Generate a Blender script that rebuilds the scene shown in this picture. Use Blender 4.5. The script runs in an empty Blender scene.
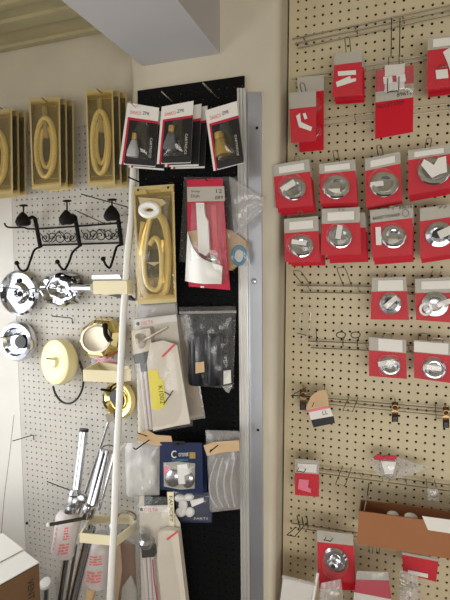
import bpy, math, random
from mathutils import Vector, Matrix
random.seed(7)
sc = bpy.context.scene
COL = sc.collection
TAU = 2*math.pi

# ------------------------------------------------------------------ camera
YAW, PITCH, F, CAMZ, DIST = math.radians(19.3), math.radians(-5.0), 450.0, 1.6, 1.452
cam_d = bpy.data.cameras.new('camera')
cam = bpy.data.objects.new('camera', cam_d)
COL.objects.link(cam)
cam.location = (0, -DIST, CAMZ)
cam.rotation_euler = (math.pi/2+PITCH, 0, YAW)
cam_d.sensor_fit = 'VERTICAL'; cam_d.sensor_height = 24.0; cam_d.lens = F/600*24.0
cam_d.clip_start = 0.01
sc.camera = cam
RM = cam.rotation_euler.to_matrix()
C0 = Vector(cam.location)

def ray(x, y):
    return RM @ Vector(((x-225)/F, (300-y)/F, -1.0))
def P(x, y, off=0.0):
    """Point of the upright plane `off` metres in front of the pegboard wall."""
    d = ray(x, y); t = (-off - C0.y)/d.y
    return C0 + d*t
def PZ(x, y, z):
    d = ray(x, y); t = (z - C0.z)/d.z
    return C0 + d*t

# ------------------------------------------------------------------ materials
def lin(c):
    return tuple(((v/255)/12.92 if v/255 <= .04045 else ((v/255+.055)/1.055)**2.4) for v in c)
def mat(name, rgb, rough=.5, metal=0., noise=0., nscale=8., spec=.5, trans=0., bump=0., coat=0., alpha=1.):
    m = bpy.data.materials.new(name); m.use_nodes = True
    nt = m.node_tree; b = nt.nodes['Principled BSDF']
    c = lin(rgb)
    b.inputs['Base Color'].default_value = (*c, 1)
    b.inputs['Roughness'].default_value = rough
    b.inputs['Metallic'].default_value = metal
    b.inputs['Specular IOR Level'].default_value = spec
    b.inputs['Transmission Weight'].default_value = trans
    b.inputs['Coat Weight'].default_value = coat
    b.inputs['Alpha'].default_value = alpha
    if noise or bump:
        tc = nt.nodes.new('ShaderNodeTexCoord'); n = nt.nodes.new('ShaderNodeTexNoise')
        n.inputs['Scale'].default_value = nscale; n.inputs['Detail'].default_value = 5
        nt.links.new(tc.outputs['Object'], n.inputs['Vector'])
        if noise:
            r = nt.nodes.new('ShaderNodeValToRGB')
            r.color_ramp.elements[0].position = .3; r.color_ramp.elements[1].position = .7
            r.color_ramp.elements[0].color = (*[v*(1-noise) for v in c], 1)
            r.color_ramp.elements[1].color = (*[min(1, v*(1+noise*.5)) for v in c], 1)
            nt.links.new(n.outputs['Fac'], r.inputs['Fac']); nt.links.new(r.outputs['Color'], b.inputs['Base Color'])
        if bump:
            bp = nt.nodes.new('ShaderNodeBump'); bp.inputs['Strength'].default_value = bump
            bp.inputs['Distance'].default_value = .004
            nt.links.new(n.outputs['Fac'], bp.inputs['Height']); nt.links.new(bp.outputs['Normal'], b.inputs['Normal'])
    return m
def film(name, tint=(1, 1, 1), haze=.12, haze_rgb=(220, 220, 220), gloss=.10, rough=.12, nscale=30., bump=.18, fres=.28):
    """Clear plastic film: see-through, a little milky, with a crinkled gloss."""
    m = bpy.data.materials.new(name); m.use_nodes = True
    nt = m.node_tree; nt.nodes.clear(); N = nt.nodes.new; L = nt.links.new
    out = N('ShaderNodeOutputMaterial'); tr = N('ShaderNodeBsdfTransparent'); tr.inputs['Color'].default_value = (*tint, 1)
    df = N('ShaderNodeBsdfDiffuse'); df.inputs['Color'].default_value = (*lin(haze_rgb), 1)
    gl = N('ShaderNodeBsdfGlossy'); gl.inputs['Roughness'].default_value = rough
    tc = N('ShaderNodeTexCoord'); n = N('ShaderNodeTexNoise'); n.inputs['Scale'].default_value = nscale
    L(tc.outputs['Object'], n.inputs['Vector'])
    bp = N('ShaderNodeBump'); bp.inputs['Strength'].default_value = bump; bp.inputs['Distance'].default_value = .01
    L(n.outputs['Fac'], bp.inputs['Height'])
    L(bp.outputs['Normal'], gl.inputs['Normal'])
    m1 = N('ShaderNodeMixShader'); m1.inputs[0].default_value = haze
    L(tr.outputs[0], m1.inputs[1]); L(df.outputs[0], m1.inputs[2])
    fr = N('ShaderNodeLayerWeight'); fr.inputs['Blend'].default_value = .22
    L(bp.outputs['Normal'], fr.inputs['Normal'])
    ma = N('ShaderNodeMath'); ma.operation = 'MULTIPLY_ADD'; ma.inputs[1].default_value = fres; ma.inputs[2].default_value = gloss*.4
    L(fr.outputs['Fresnel'], ma.inputs[0])
    m2 = N('ShaderNodeMixShader'); L(ma.outputs[0], m2.inputs[0]); L(m1.outputs[0], m2.inputs[1]); L(gl.outputs[0], m2.inputs[2])
    L(m2.outputs[0], out.inputs['Surface'])
    return m

M = dict(
    plaster=mat('plaster', (207, 198, 178), .8, noise=.10, nscale=5, bump=.2),
    wallwhite=mat('white_wall_paint', (222, 218, 210), .8, noise=.05, nscale=6),
    wallback=mat('shade_behind_board', (26, 22, 18), .95, spec=.1),  # near black, standing in for the shade seen through the peg holes
    beam=mat('beam_paint', (194, 191, 190), .8, noise=.04, nscale=4),
    ceiling=mat('ceiling_boards', (188, 178, 140), .7, noise=.12, nscale=7),
    floor=mat('concrete_floor', (118, 114, 108), .8, noise=.2, nscale=6),
    peg_white=mat('white_hardboard', (197, 192, 183), .6, noise=.04, nscale=9),
    peg_cream=mat('cream_hardboard', (203, 190, 157), .6, noise=.07, nscale=6),
    peg_black=mat('black_hardboard', (13, 13, 14), .85, spec=.15),
    hole_dark=mat('hole_shade', (25, 22, 20), .9),  # dark colour painting the shade inside screw, drain and plate holes
    alu=mat('brushed_aluminium', (204, 207, 214), .3, .9, noise=.06, nscale=5),
    alu2=mat('aluminium_channel', (222, 220, 216), .4, .7),
    steel=mat('zinc_wire', (150, 142, 128), .4, 1.),
    iron=mat('black_iron', (20, 17, 15), .7, spec=.2),
    wire_dark=mat('dark_wire', (60, 54, 48), .4, .8),
    chrome=mat('chrome', (208, 210, 216), .08, 1.),
    chrome_sat=mat('satin_chrome', (190, 190, 192), .25, 1.),
    gold=mat('polished_brass', (246, 226, 158), .12, 1.),
    brass=mat('brass', (216, 186, 112), .32, .8),
    bronze=mat('bronze_clip', (142, 116, 86), .3, 1.),
    rubber=mat('black_rubber', (22, 22, 23), .45),
    dark=mat('dark_plastic', (34, 34, 36), .35),
    cyl=mat('black_tube_plastic', (26, 29, 36), .3),
    red=mat('red_card', (198, 18, 40), .5, noise=.06, nscale=12, spec=.25),
    crimson=mat('crimson_card', (190, 26, 58), .4, noise=.06, nscale=12),
    header=mat('grey_card_header', (178, 172, 160), .5),
    white=mat('white_paper', (226, 222, 214), .55),
    sheet=mat('instruction_paper', (208, 198, 182), .6, noise=.05, nscale=12),
    whitepl=mat('white_plastic', (236, 234, 228), .3),
    milky=mat('milky_plastic', (226, 216, 212), .35, trans=.25),
    cream=mat('cream_plastic', (240, 229, 192), .35),
    polewhite=mat('white_pole_coating', (236, 234, 228), .35),
    amber=mat('amber_plastic', (246, 234, 180), .12, trans=.12, coat=.4),
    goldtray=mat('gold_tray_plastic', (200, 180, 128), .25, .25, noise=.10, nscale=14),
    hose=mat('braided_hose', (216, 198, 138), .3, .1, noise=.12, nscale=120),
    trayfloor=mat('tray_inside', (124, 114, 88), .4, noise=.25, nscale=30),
    tan=mat('kraft_paper', (204, 172, 132), .75, noise=.08, nscale=20),
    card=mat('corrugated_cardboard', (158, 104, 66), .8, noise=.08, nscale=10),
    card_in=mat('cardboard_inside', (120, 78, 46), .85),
    cardbox=mat('brown_box_board', (118, 88, 58), .8, noise=.12, nscale=9),
    navy=mat('navy_card', (24, 38, 74), .4, noise=.08, nscale=12),
    yellow=mat('yellow_sticker', (228, 212, 60), .5),
    pink=mat('pink_label', (226, 120, 140), .5),
    magenta=mat('magenta_print', (196, 40, 96), .5),
    redink=mat('red_ink', (214, 78, 80), .6), faintink=mat('faint_red_print', (228, 132, 128), .6),
    black=mat('black_ink', (18, 18, 18), .6),
    blackcard=mat('black_card', (22, 21, 22), .45),
    blue=mat('blue_ring_print', (84, 146, 176), .5),
    silvergrey=mat('silver_grey_body', (196, 196, 198), .35, .2), darkgrey=mat('dark_grey_body', (104, 104, 108), .4),
    beigepart=mat('beige_metal', (184, 172, 150), .3, .5),
    bag=film('clear_bag', haze=.05, gloss=.08, bump=.35, nscale=22),
    sleeve=film('flat_sleeve', haze=.02, gloss=.0, rough=.2, bump=.05, nscale=6, fres=.05),
    hazebag=film('hazy_bag', haze=.30, haze_rgb=(214, 210, 206), gloss=.12),
    whitebag=film('milky_bag', haze=.42, haze_rgb=(226, 224, 222), gloss=.12),
    blister=film('blister_plastic', haze=.03, gloss=.12, rough=.07, nscale=14, fres=.22),
    darkblister=film('smoky_blister', fres=.16, bump=.06, tint=(.95, .95, .93), haze=.02, haze_rgb=(150, 145, 130), gloss=.16, rough=.08, nscale=14),
    goldblister=film('amber_blister', tint=(.98, .94, .82), haze=.03, haze_rgb=(220, 200, 140), gloss=.16, rough=.08, nscale=14),
    glass=film('window_glass', haze=.02, gloss=.06, rough=.02, nscale=2),
)
mm = bpy.data.materials.new('daylight_outside'); mm.use_nodes = True
mm.node_tree.nodes.clear()
_o = mm.node_tree.nodes.new('ShaderNodeOutputMaterial'); _e = mm.node_tree.nodes.new('ShaderNodeEmission')
_e.inputs['Color'].default_value = (.93, .97, 1, 1); _e.inputs['Strength'].default_value = 1.3
mm.node_tree.links.new(_e.outputs[0], _o.inputs[0]); M['sky'] = mm

# ------------------------------------------------------------------ object helpers
ROOT = {}
def meta(o, label=None, cat=None, group=None, kind=None):
    if label: o['label'] = label
    if cat: o['category'] = cat
    if group: o['group'] = group
    if kind: o['kind'] = kind
def thing(name, label, cat, loc, group=None):
    o = bpy.data.objects.new(name, None); COL.objects.link(o)
    o.empty_display_size = .02
    o.location = loc; meta(o, label, cat, group); ROOT[o.name] = Vector(loc)
    return o

class MB:
    def __init__(s): s.v = []; s.f = []
    def add(s, vs, fs):
        n = len(s.v); s.v += [Vector(p) for p in vs]; s.f += [tuple(i+n for i in f) for f in fs]; return s
    def prism(s, front, delta):
        """closed prism: outline `front` (list of points) swept by delta"""
        n = len(front); d = Vector(delta)
        vs = list(front)+[p+d for p in front]
        fs = [tuple(range(n)), tuple(range(2*n-1, n-1, -1))]+[(i, i+n, (i+1) % n+n, (i+1) % n) for i in range(n)]
        return s.add(vs, fs)
    def ppx(s, pts, off, thick=.002):
        """outline in photo pixels laid on the plane `off`, `thick` metres deep towards the wall"""
        if isinstance(off, (list, tuple)):
            front = [P(x, y, o) for (x, y), o in zip(pts, off)]
        else:
            front = [P(x, y, off) for x, y in pts]
        return s.prism(front, (0, thick, 0))
    def box(s, a, b):
        (x0, y0, z0), (x1, y1, z1) = a, b
        return s.prism([Vector((x0, y0, z0)), Vector((x1, y0, z0)), Vector((x1, y0, z1)), Vector((x0, y0, z1))], (0, y1-y0, 0))
    def dpx(s, cx, cy, rx, ry, off, depth, n=2.0, rot=0., seg=28, rings=6, flat=.0, hollow=True):
        """dome in front of the plane `off`: superellipse outline with photo-pixel radii, bulging `depth` metres"""
        vs = []; fs = []
        c = P(cx, cy, off)
        outl = []
        for i in range(seg):
            a = TAU*i/seg; ca, sa = math.cos(a), math.sin(a)
            x = math.copysign(abs(ca)**(2/n), ca)*rx; y = math.copysign(abs(sa)**(2/n), sa)*ry
            outl.append(P(cx+x*math.cos(rot)-y*math.sin(rot), cy+x*math.sin(rot)+y*math.cos(rot), off))
        for k in range(rings):
            t = k/(rings-1)*math.pi/2*.92
            q = flat+(1-flat)*math.cos(t); d = depth*math.sin(t)
            vs += [c+(p-c)*q+Vector((0, -d, 0)) for p in outl]
        for k in range(rings-1):
            for i in range(seg):
                j = (i+1) % seg
                fs.append((k*seg+i, k*seg+j, (k+1)*seg+j, (k+1)*seg+i))
        fs.append(tuple(range((rings-1)*seg, rings*seg)))
        if not hollow: fs.append(tuple(reversed(range(seg))))
        return s.add(vs, fs)
    def tube(s, pts, r, seg=8, smooth=0, closed=False, caps=True):
        pts = [Vector(p) for p in pts]
        if smooth:
            out = []
            n = len(pts)
            for i in range(n if closed else n-1):
                p0 = pts[(i-1) % n] if closed or i > 0 else pts[i]
                p1, p2 = pts[i], pts[(i+1) % n]
                p3 = pts[(i+2) % n] if closed or i+2 < n else p2
                for k in range(smooth):
                    t = k/smooth
                    out.append(.5*((2*p1)+(p2-p0)*t+(2*p0-5*p1+4*p2-p3)*t*t+(3*p1-p0-3*p2+p3)*t**3))
            if not closed: out.append(pts[-1])
            pts = out
        n = len(pts); rr = r if isinstance(r, (list, tuple)) else [r]*n
        if len(rr) != n: rr = [rr[0]+(rr[-1]-rr[0])*i/(n-1) for i in range(n)]
        vs = []; fs = []
        T = []
        for i in range(n):
            a = pts[(i-1) % n] if closed or i > 0 else pts[i]
            b = pts[(i+1) % n] if closed or i < n-1 else pts[i]
            T.append((b-a).normalized())
        nrm = T[0].orthogonal().normalized()
        for i in range(n):
            nrm = (nrm-T[i]*nrm.dot(T[i]))
            nrm = nrm.normalized() if nrm.length > 1e-6 else T[i].orthogonal().normalized()
            bn = T[i].cross(nrm)
            for k in range(seg):
                a = TAU*k/seg
                vs.append(pts[i]+(nrm*math.cos(a)+bn*math.sin(a))*rr[i])
        for i in range(n if closed else n-1):
            for k in range(seg):
                j = (k+1) % seg; i2 = (i+1) % n
                fs.append((i*seg+k, i*seg+j, i2*seg+j, i2*seg+k))
        if not closed and caps:
            fs.append(tuple(reversed(range(seg)))); fs.append(tuple(range((n-1)*seg, n*seg)))
        return s.add(vs, fs)
    def lathe(s, c, axis, prof, seg=40, mod=None, rot=0., squash=1.):
        """profile [(radius, height along axis)] turned about axis"""
        ax = Vector(axis).normalized()
        e1 = Vector((0, 0, 1)); e1 = (e1-ax*e1.dot(ax)); e1 = e1.normalized() if e1.length > 1e-4 else Vector((1, 0, 0))
        e2 = ax.cross(e1); vs = []; fs = []
        c = Vector(c)
        for (r, h) in prof:
            for k in range(seg):
                a = TAU*k/seg+rot; m = mod(a) if mod else 1
                vs.append(c+ax*h+(e1*math.cos(a)+e2*math.sin(a)*squash)*max(r, 1e-5)*m)
        for i in range(len(prof)-1):
            for k in range(seg):
                j = (k+1) % seg
                fs.append((i*seg+k, i*seg+j, (i+1)*seg+j, (i+1)*seg+k))
        fs.append(tuple(range((len(prof)-1)*seg, len(prof)*seg)))
        fs.append(tuple(reversed(range(seg))))
        return s.add(vs, fs)
    def ball(s, c, r, seg=12, rings=8, sx=1, sy=1, sz=1):
        prof = [(r*math.sin(math.pi*i/rings), -r*math.cos(math.pi*i/rings)) for i in range(rings+1)]
        m = MB(); m.lathe((0, 0, 0), (0, 0, 1), prof, seg)
        return s.add([Vector(c)+Vector((p.x*sx, p.y*sy, p.z*sz)) for p in m.v], m.f)
    def pillow(s, quad, off, bulge, nu=14, nv=18, wr=.0015, back=.0006):
        """sealed flat bag: TL,TR,BR,BL in pixels; front swells `bulge` metres, edges closed"""
        q = [P(x, y, o) for (x, y), o in zip(quad, off if isinstance(off, (list, tuple)) else [off]*4)]
        vs = []; fs = []
        ph = random.random()*9
        for side in (1, -1):
            for j in range(nv+1):
                for i in range(nu+1):
                    u, v = i/nu, j/nv
                    p = (q[0]*(1-u)+q[1]*u)*(1-v)+(q[3]*(1-u)+q[2]*u)*v
                    e = (max(0, math.sin(math.pi*u))*max(0, math.sin(math.pi*v)))**.36
                    w = wr*math.sin(u*17+ph+v*6)*math.sin(v*13-u*9+ph)*min(1, e*2)
                    d = e*bulge+w if side == 1 else -e*back
                    vs.append(p+Vector((0, -d, 0)))
        n = (nu+1)*(nv+1)
        for j in range(nv):
            for i in range(nu):
                a = j*(nu+1)+i
                fs.append((a, a+nu+1, a+nu+2, a+1)); fs.append((n+a, n+a+1, n+a+nu+2, n+a+nu+1))
        return s.add(vs, fs)
    def build(s, name, material, parent=None, label=None, cat=None, group=None, kind=None, flat=False, angle=40):
        me = bpy.data.meshes.new(name)
        o = bpy.data.objects.new(name, me); COL.objects.link(o)
        if parent is not None:
            r = parent
            while r.parent: r = r.parent
            base = ROOT[r.name]; o.parent = parent
        else:
            xs = [p.x for p in s.v]; ys = [p.y for p in s.v]; zs = [p.z for p in s.v]
            base = Vector(((min(xs)+max(xs))/2, (min(ys)+max(ys))/2, min(zs)))
            o.location = base; ROOT[o.name] = base
        me.from_pydata([p-base for p in s.v], [], s.f)
        me.validate(); me.update()
        me.materials.append(M[material])
        if not flat:
            me.polygons.foreach_set('use_smooth', [True]*len(me.polygons))
            me.set_sharp_from_angle(angle=math.radians(angle))
        meta(o, label, cat, group, kind)
        return o

def text(s, quad, off, name, material, parent, lift=.0006, label=None, side=False):
    """lettering fitted into a pixel quad TL,TR,BR,BL on the plane `off`"""
    cu = bpy.data.curves.new('lettering', 'FONT'); cu.body = s; cu.resolution_u = 2
    o = bpy.data.objects.new('lettering', cu); COL.objects.link(o)
    bpy.context.view_layer.update()
    me = o.evaluated_get(bpy.context.evaluated_depsgraph_get()).to_mesh()
    vs = [v.co.copy() for v in me.vertices]; fs = [tuple(p.vertices) for p in me.polygons]
    o.to_mesh_clear(); bpy.data.objects.remove(o); bpy.data.curves.remove(cu)
    x0, x1 = min(v.x for v in vs), max(v.x for v in vs); y0, y1 = min(v.y for v in vs), max(v.y for v in vs)
    q = [P(x, y, off+lift) for x, y in quad]
    out = []
    for v in vs:
        u, w = (v.x-x0)/(x1-x0), (y1-v.y)/(y1-y0)
        if side: u, w = 1-w, u     # reads downwards
        out.append((q[0]*(1-u)+q[1]*u)*(1-w)+(q[3]*(1-u)+q[2]*u)*w)
    return MB().add(out, fs).build(name, material, parent, flat=True, label=label)

def one(mb, name, material, label, cat, group=None, **k):
    return mb.build(name, material, None, label, cat, group, **k)
def struct(mb, name, material, parent=None, **k):
    return mb.build(name, material, parent, kind='structure', **k)
def lerp(a, b, t): return (a[0]+(b[0]-a[0])*t, a[1]+(b[1]-a[1])*t)
def bil(q, u, v): return lerp(lerp(q[0], q[1], u), lerp(q[3], q[2], u), v)
def sub(q, u0, v0, u1, v1): return [bil(q, u0, v0), bil(q, u1, v0), bil(q, u1, v1), bil(q, u0, v1)]
def grow(q, k): 
    c = bil(q, .5, .5); return [lerp(c, p, k) for p in q]
def rotrect(cx, cy, w, h, a):
    a = math.radians(a); c, s = math.cos(a), math.sin(a)
    return [(cx+x*c-y*s, cy+x*s+y*c) for x, y in ((-w/2, -h/2), (w/2, -h/2), (w/2, h/2), (-w/2, h/2))]

# ------------------------------------------------------------------ the setting
xl = P(-9, 450, 0).x                        # the left corner of the room
struct(MB().box((xl-.1, .03, 0), (1.3, .10, 2.75)), 'wall_back', 'wallback')
zc = P(52, 41, 0).z                         # ceiling height
xpl, xpr = P(129.5, 90, .10).x, P(277.6, 300, .10).x
# plaster above the left board
zb_top = P(60, 128, 0).z
struct(MB().box((xl, -.004, zb_top), (xpl+.02, .03, zc+.03)), 'wall_upper', 'plaster')
xbl = P(19.5, 395, 0).x                     # left board's left edge
struct(MB().box((xl-.02, -.001, 0), (xbl, .03, zb_top)), 'trim_1', 'wallwhite')
# pillar with rounded outer edges
def rounded(x0, x1, y0, y1, r, z0, z1, mb):
    pts = []
    for cx, a0 in ((x0+r, math.pi), (x1-r, 1.5*math.pi)):
        for k in range(7):
            a = a0+math.pi/2*k/6
            pts.append(Vector((cx+r*math.cos(a), y0+r+r*math.sin(a), z0)))
    pts += [Vector((x1, y1, z0)), Vector((x0, y1, z0))]
    return mb.prism(pts, (0, 0, z1-z0))
struct(rounded(xpl, xpr, -.10, .03, .022, 0, 2.75, MB()), 'pillar', 'plaster')
# beam running from the pillar out over the room
bl, br = P(143, 67, .10), P(220, 53, .10); zbm = (bl.z+br.z)/2
struct(MB().box((bl.x, -2.6, zbm), (br.x, -.10, zbm+.36)), 'beam', 'beam')
struct(MB().box((xl-.12, -2.8, zc), (1.3, .1, zc+.05)), 'ceiling', 'ceiling')
for i in range(9):
    yy = -.012-i*.115
    w = .05 if i % 2 else .022
    struct(MB().box((xl, yy-w, zc-.012), (bl.x-.01, yy, zc)), 'trim_%d' % (i+2), 'ceiling')
struct(MB().box((xl-.5, -2.8, -.05), (1.6, .1, 0)), 'floor', 'floor')
# left wall with a low shop window whose daylight reaches the board
wz0, wz1, wy0, wy1 = .45, 1.75, -1.75, -.02
struct(MB().box((xl-.1, wy1, 0), (xl, .03, zc)).box((xl-.1, -2.8, 0), (xl, wy0, zc))
       .box((xl-.1, wy0, wz1), (xl, wy1, zc)).box((xl-.1, wy0, 0), (xl, wy1, wz0)), 'wall_left', 'wallwhite')
wf = MB()
for a, b in (((xl-.06, wy0, wz0), (xl-.02, wy0+.03, wz1)), ((xl-.06, wy1-.02, wz0), (xl-.02, wy1, wz1)),
             ((xl-.06, wy0, wz1-.03), (xl-.02, wy1, wz1)), ((xl-.06, wy0, wz0), (xl-.02, wy1, wz0+.03))):
    wf.box(a, b)
w1 = struct(wf, 'window_1', 'whitepl')
struct(MB().box((xl-.62, -2.6, -.0), (xl-.6, .3, 2.3)), 'exterior', 'sky')
struct(MB().box((xl-.045, wy0+.02, wz0+.02), (xl-.041, wy1-.015, wz1-.02)), 'glass', 'glass', w1)

# ------------------------------------------------------------------ pegboards with real holes
def pegboard(x0, x1, z0, z1, yfront, anchor, mat_, name, label, r=.0027, th=.004):
    S = .0254; mb = MB(); vs = []; fs = []; n = 8
    i0 = math.ceil((x0+.004-anchor.x)/S); i1 = math.floor((x1-.004-anchor.x)/S)
    j0 = math.ceil((z0+.004-anchor.z)/S); j1 = math.floor((z1-.004-anchor.z)/S)
    def q(a, b, c, d):
        k = len(vs); vs.extend([a, b, c, d]); fs.append((k, k+1, k+2, k+3))
    gx0, gx1 = anchor.x+(i0-.5)*S, anchor.x+(i1+.5)*S
    gz0, gz1 = anchor.z+(j0-.5)*S, anchor.z+(j1+.5)*S
    for i in range(i0, i1+1):
        for j in range(j0, j1+1):
            cx, cz = anchor.x+i*S, anchor.z+j*S; k = len(vs)
            h = S/2
            xa, xb = (x0 if i == i0 else cx-h), (x1 if i == i1 else cx+h)
            za, zb = (z0 if j == j0 else cz-h), (z1 if j == j1 else cz+h)
            vs.extend([(xb, yfront, cz), (xb, yfront, zb), (cx, yfront, zb), (xa, yfront, zb),
                       (xa, yfront, cz), (xa, yfront, za), (cx, yfront, za), (xb, yfront, za)])
            for yy in (yfront, yfront+th):
                for m in range(n):
                    a = TAU*m/n
                    vs.append((cx+r*math.cos(a), yy, cz+r*math.sin(a)))
            for m in range(n):
                m2 = (m+1) % n
                fs.append((k+m, k+m2, k+8+m2, k+8+m)); fs.append((k+8+m, k+8+m2, k+16+m2, k+16+m))
    # edges
    y1 = yfront+th
    for a, b in (((x0, z0), (x1, z0)), ((x1, z0), (x1, z1)), ((x1, z1), (x0, z1)), ((x0, z1), (x0, z0))):
        q((a[0], yfront, a[1]), (b[0], yfront, b[1]), (b[0], y1, b[1]), (a[0], y1, a[1]))
    mb.add(vs, fs)
    return one(mb, name, mat_, label, 'pegboard', flat=True)
pegboard(xbl, xpl, .05, zb_top, 0, P(20.3, 409.5, 0), 'peg_white', 'pegboard', 'white perforated pegboard left of the pillar, under the coat hook rack', r=.0036)
xr0 = P(285.5, 330, 0).x
pegboard(xr0, .75, .05, 2.72, 0, P(292.6, 412, 0), 'peg_cream', 'pegboard', 'cream perforated pegboard right of the pillar, hung with red carded parts', r=.0039)
struct(MB().box((xpr-.005, -.002, 0), (xr0-.007, .03, 2.75)), 'trim_20', 'plaster')
bz = P(185, 84, .115).z
xk0, xk1 = P(137.5, 95, .115).x, P(243.5, 300, .115).x
pegboard(xk0, xk1, .06, bz, -.115, P(250, 163, .115), 'peg_black', 'pegboard', 'narrow black perforated pegboard mounted on the pillar', r=.0024)
# aluminium strips
def strip(top, bot, off, thick, mb=None):
    mb = mb or MB()
    t0, t1 = P(*top[0], off), P(*top[1], off); b0, b1 = P(*bot[0], off), P(*bot[1], off)
    k = (t0.z-.03)/(t0.z-b0.z); b0 = t0+(b0-t0)*k; b1 = t1+(b1-t1)*((t1.z-.03)/(t1.z-b1.z))
    return mb.prism([t0, t1, b1, b0], (0, thick, 0))
t = thing('aluminium_channel', 'grooved aluminium channel along the right edge of the black pegboard', 'metal trim', P(245, 650, .12))
strip([(237, 88), (246, 88)], [(241, 600), (250, 600)], .1205, .0045).build('channel_base', 'alu2', t)
g = MB()
for k in (0, .36, .72):
    strip([(237+k*9, 88), (239+k*9, 88)], [(241+k*9, 600), (243+k*9, 600)], .126, .0055, g)
g.build('ridge', 'alu2', t)
t = thing('aluminium_strip', 'wide flat aluminium strip screwed to the pillar beside the black pegboard', 'metal trim', P(256, 650, .105))
strip([(246.5, 92), (261, 92)], [(250.5, 600), (263, 600)], .112, .0115).build('bar', 'alu', t)
for x, y in ((257, 128), (258, 430)):
    c = P(x, y, .112); MB().lathe(c, (0, -1, 0), [(.0045, 0), (.0045, .0008), (.003, .0014)], 16).build('screw_hole', 'hole_dark', t)
MB().lathe(P(254, 281, .112), (0, -1, 0), [(.009, 0), (.007, .003), (.003, .004)], 16).build('screw_head', 'chrome_sat', t)

# ------------------------------------------------------------------ wire rails and peg hooks on the right board
def rail(lines, label, off=.02, r=.0019):
    mb = MB()
    for (a, b) in lines:
        mb.tube([P(*a, off), P(*b, off)], r, 6)
    # little clamps that plug into the board
    a, b = lines[0][0], lines[0][1]; a2, b2 = lines[-1][0], lines[-1][1]
    for k in (.06, .35, .62, .9):
        p, q = lerp(a, b, k), lerp(a2, b2, k)
        mb.tube([P(*p, .004), P(*p, off), P(*q, off), P(*q, .004)], r*.9, 6)
    return one(mb, 'wire_rail', 'steel', label, 'rail')
def ext(a, b, x):                   # extend a pixel line to x
    return (x, a[1]+(b[1]-a[1])*(x-a[0])/(b[0]-a[0]))
def rl(a, b, d, n=2): 
    b = ext(a, b, 470)
    return [((a[0]+3*i, a[1]+d*i), (b[0], b[1]+(d*1.05)*i)) for i in range(n)]
rail(rl((292, 39), (445, 6), 4.5, 3), 'triple wire rail along the very top of the cream pegboard', off=.024, r=.0022)
rail(rl((292, 79), (445, 52), 4), 'double wire rail behind the topmost red packs')
rail(rl((292, 123.5), (448, 104), 6), 'double wire rail just above the second row of red packs', r=.0014)
rail(rl((297, 285.5), (370, 286.5), 6.8), 'double wire rail level with the two packs in the fourth row')
rail(rl((308, 341), (370, 343.5), 6.8), 'double wire rail level with the fifth row, right of the long wire loop')
rail([((292, 395), ext((292, 395), (438, 408), 470)), ((297, 398), ext((297, 398), (438, 411.5), 470)), ((300, 401.5), ext((300, 401.5), (438, 415), 470))], 'triple wire rail carrying the tan tag and bronze clips', r=.0013)
rail([((300, 466), ext((300, 466), (450, 485), 470)), ((304, 471), ext((304, 471), (450, 491), 470))], 'double wire rail running behind the clear cone pack', r=.0014)
rail(rl((291, 523), (343, 530.5), 4.5), 'lowest double wire rail holding the cardboard tray', r=.0014)

def peg(tip, toff, base, label, w=4.0, r=.0013, mat_='steel', single=False, group=None, boff=.004, tail=0):
    """wire peg from the board (base pixel) out to its tip pixel at `toff`"""
    T, B = P(*tip, toff), P(*base, boff); mb = MB()
    if single:
        pts = [B, B+(T-B)*.5, T]
        if tail: pts = [B+Vector((0, -.002, -tail)), B+Vector((0, -.003, 0))]+[B+(T-B)*.1+Vector((0, 0, .001)), T]
        mb.tube(pts, r, 7)
    else:
        h = Vector((w*.0031/2, 0, 0))
        u = Vector((0, 0, .002))
        mb.tube([B-h, B-h+(T-B)*.3, T-h-(T-B)*.06, T-h*.55+u, T+h*.55+u, T+h-(T-B)*.06, B+h+(T-B)*.3, B+h], r, 6, smooth=3)
    return one(mb, 'peg_hook', mat_, label, 'hook', group)
VPX = (382, 261)
def autopeg(q, toff, tip, label, **k):
    peg(tip, toff, lerp(bil(q, .5, .10), VPX, .06), label, **k)

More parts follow.
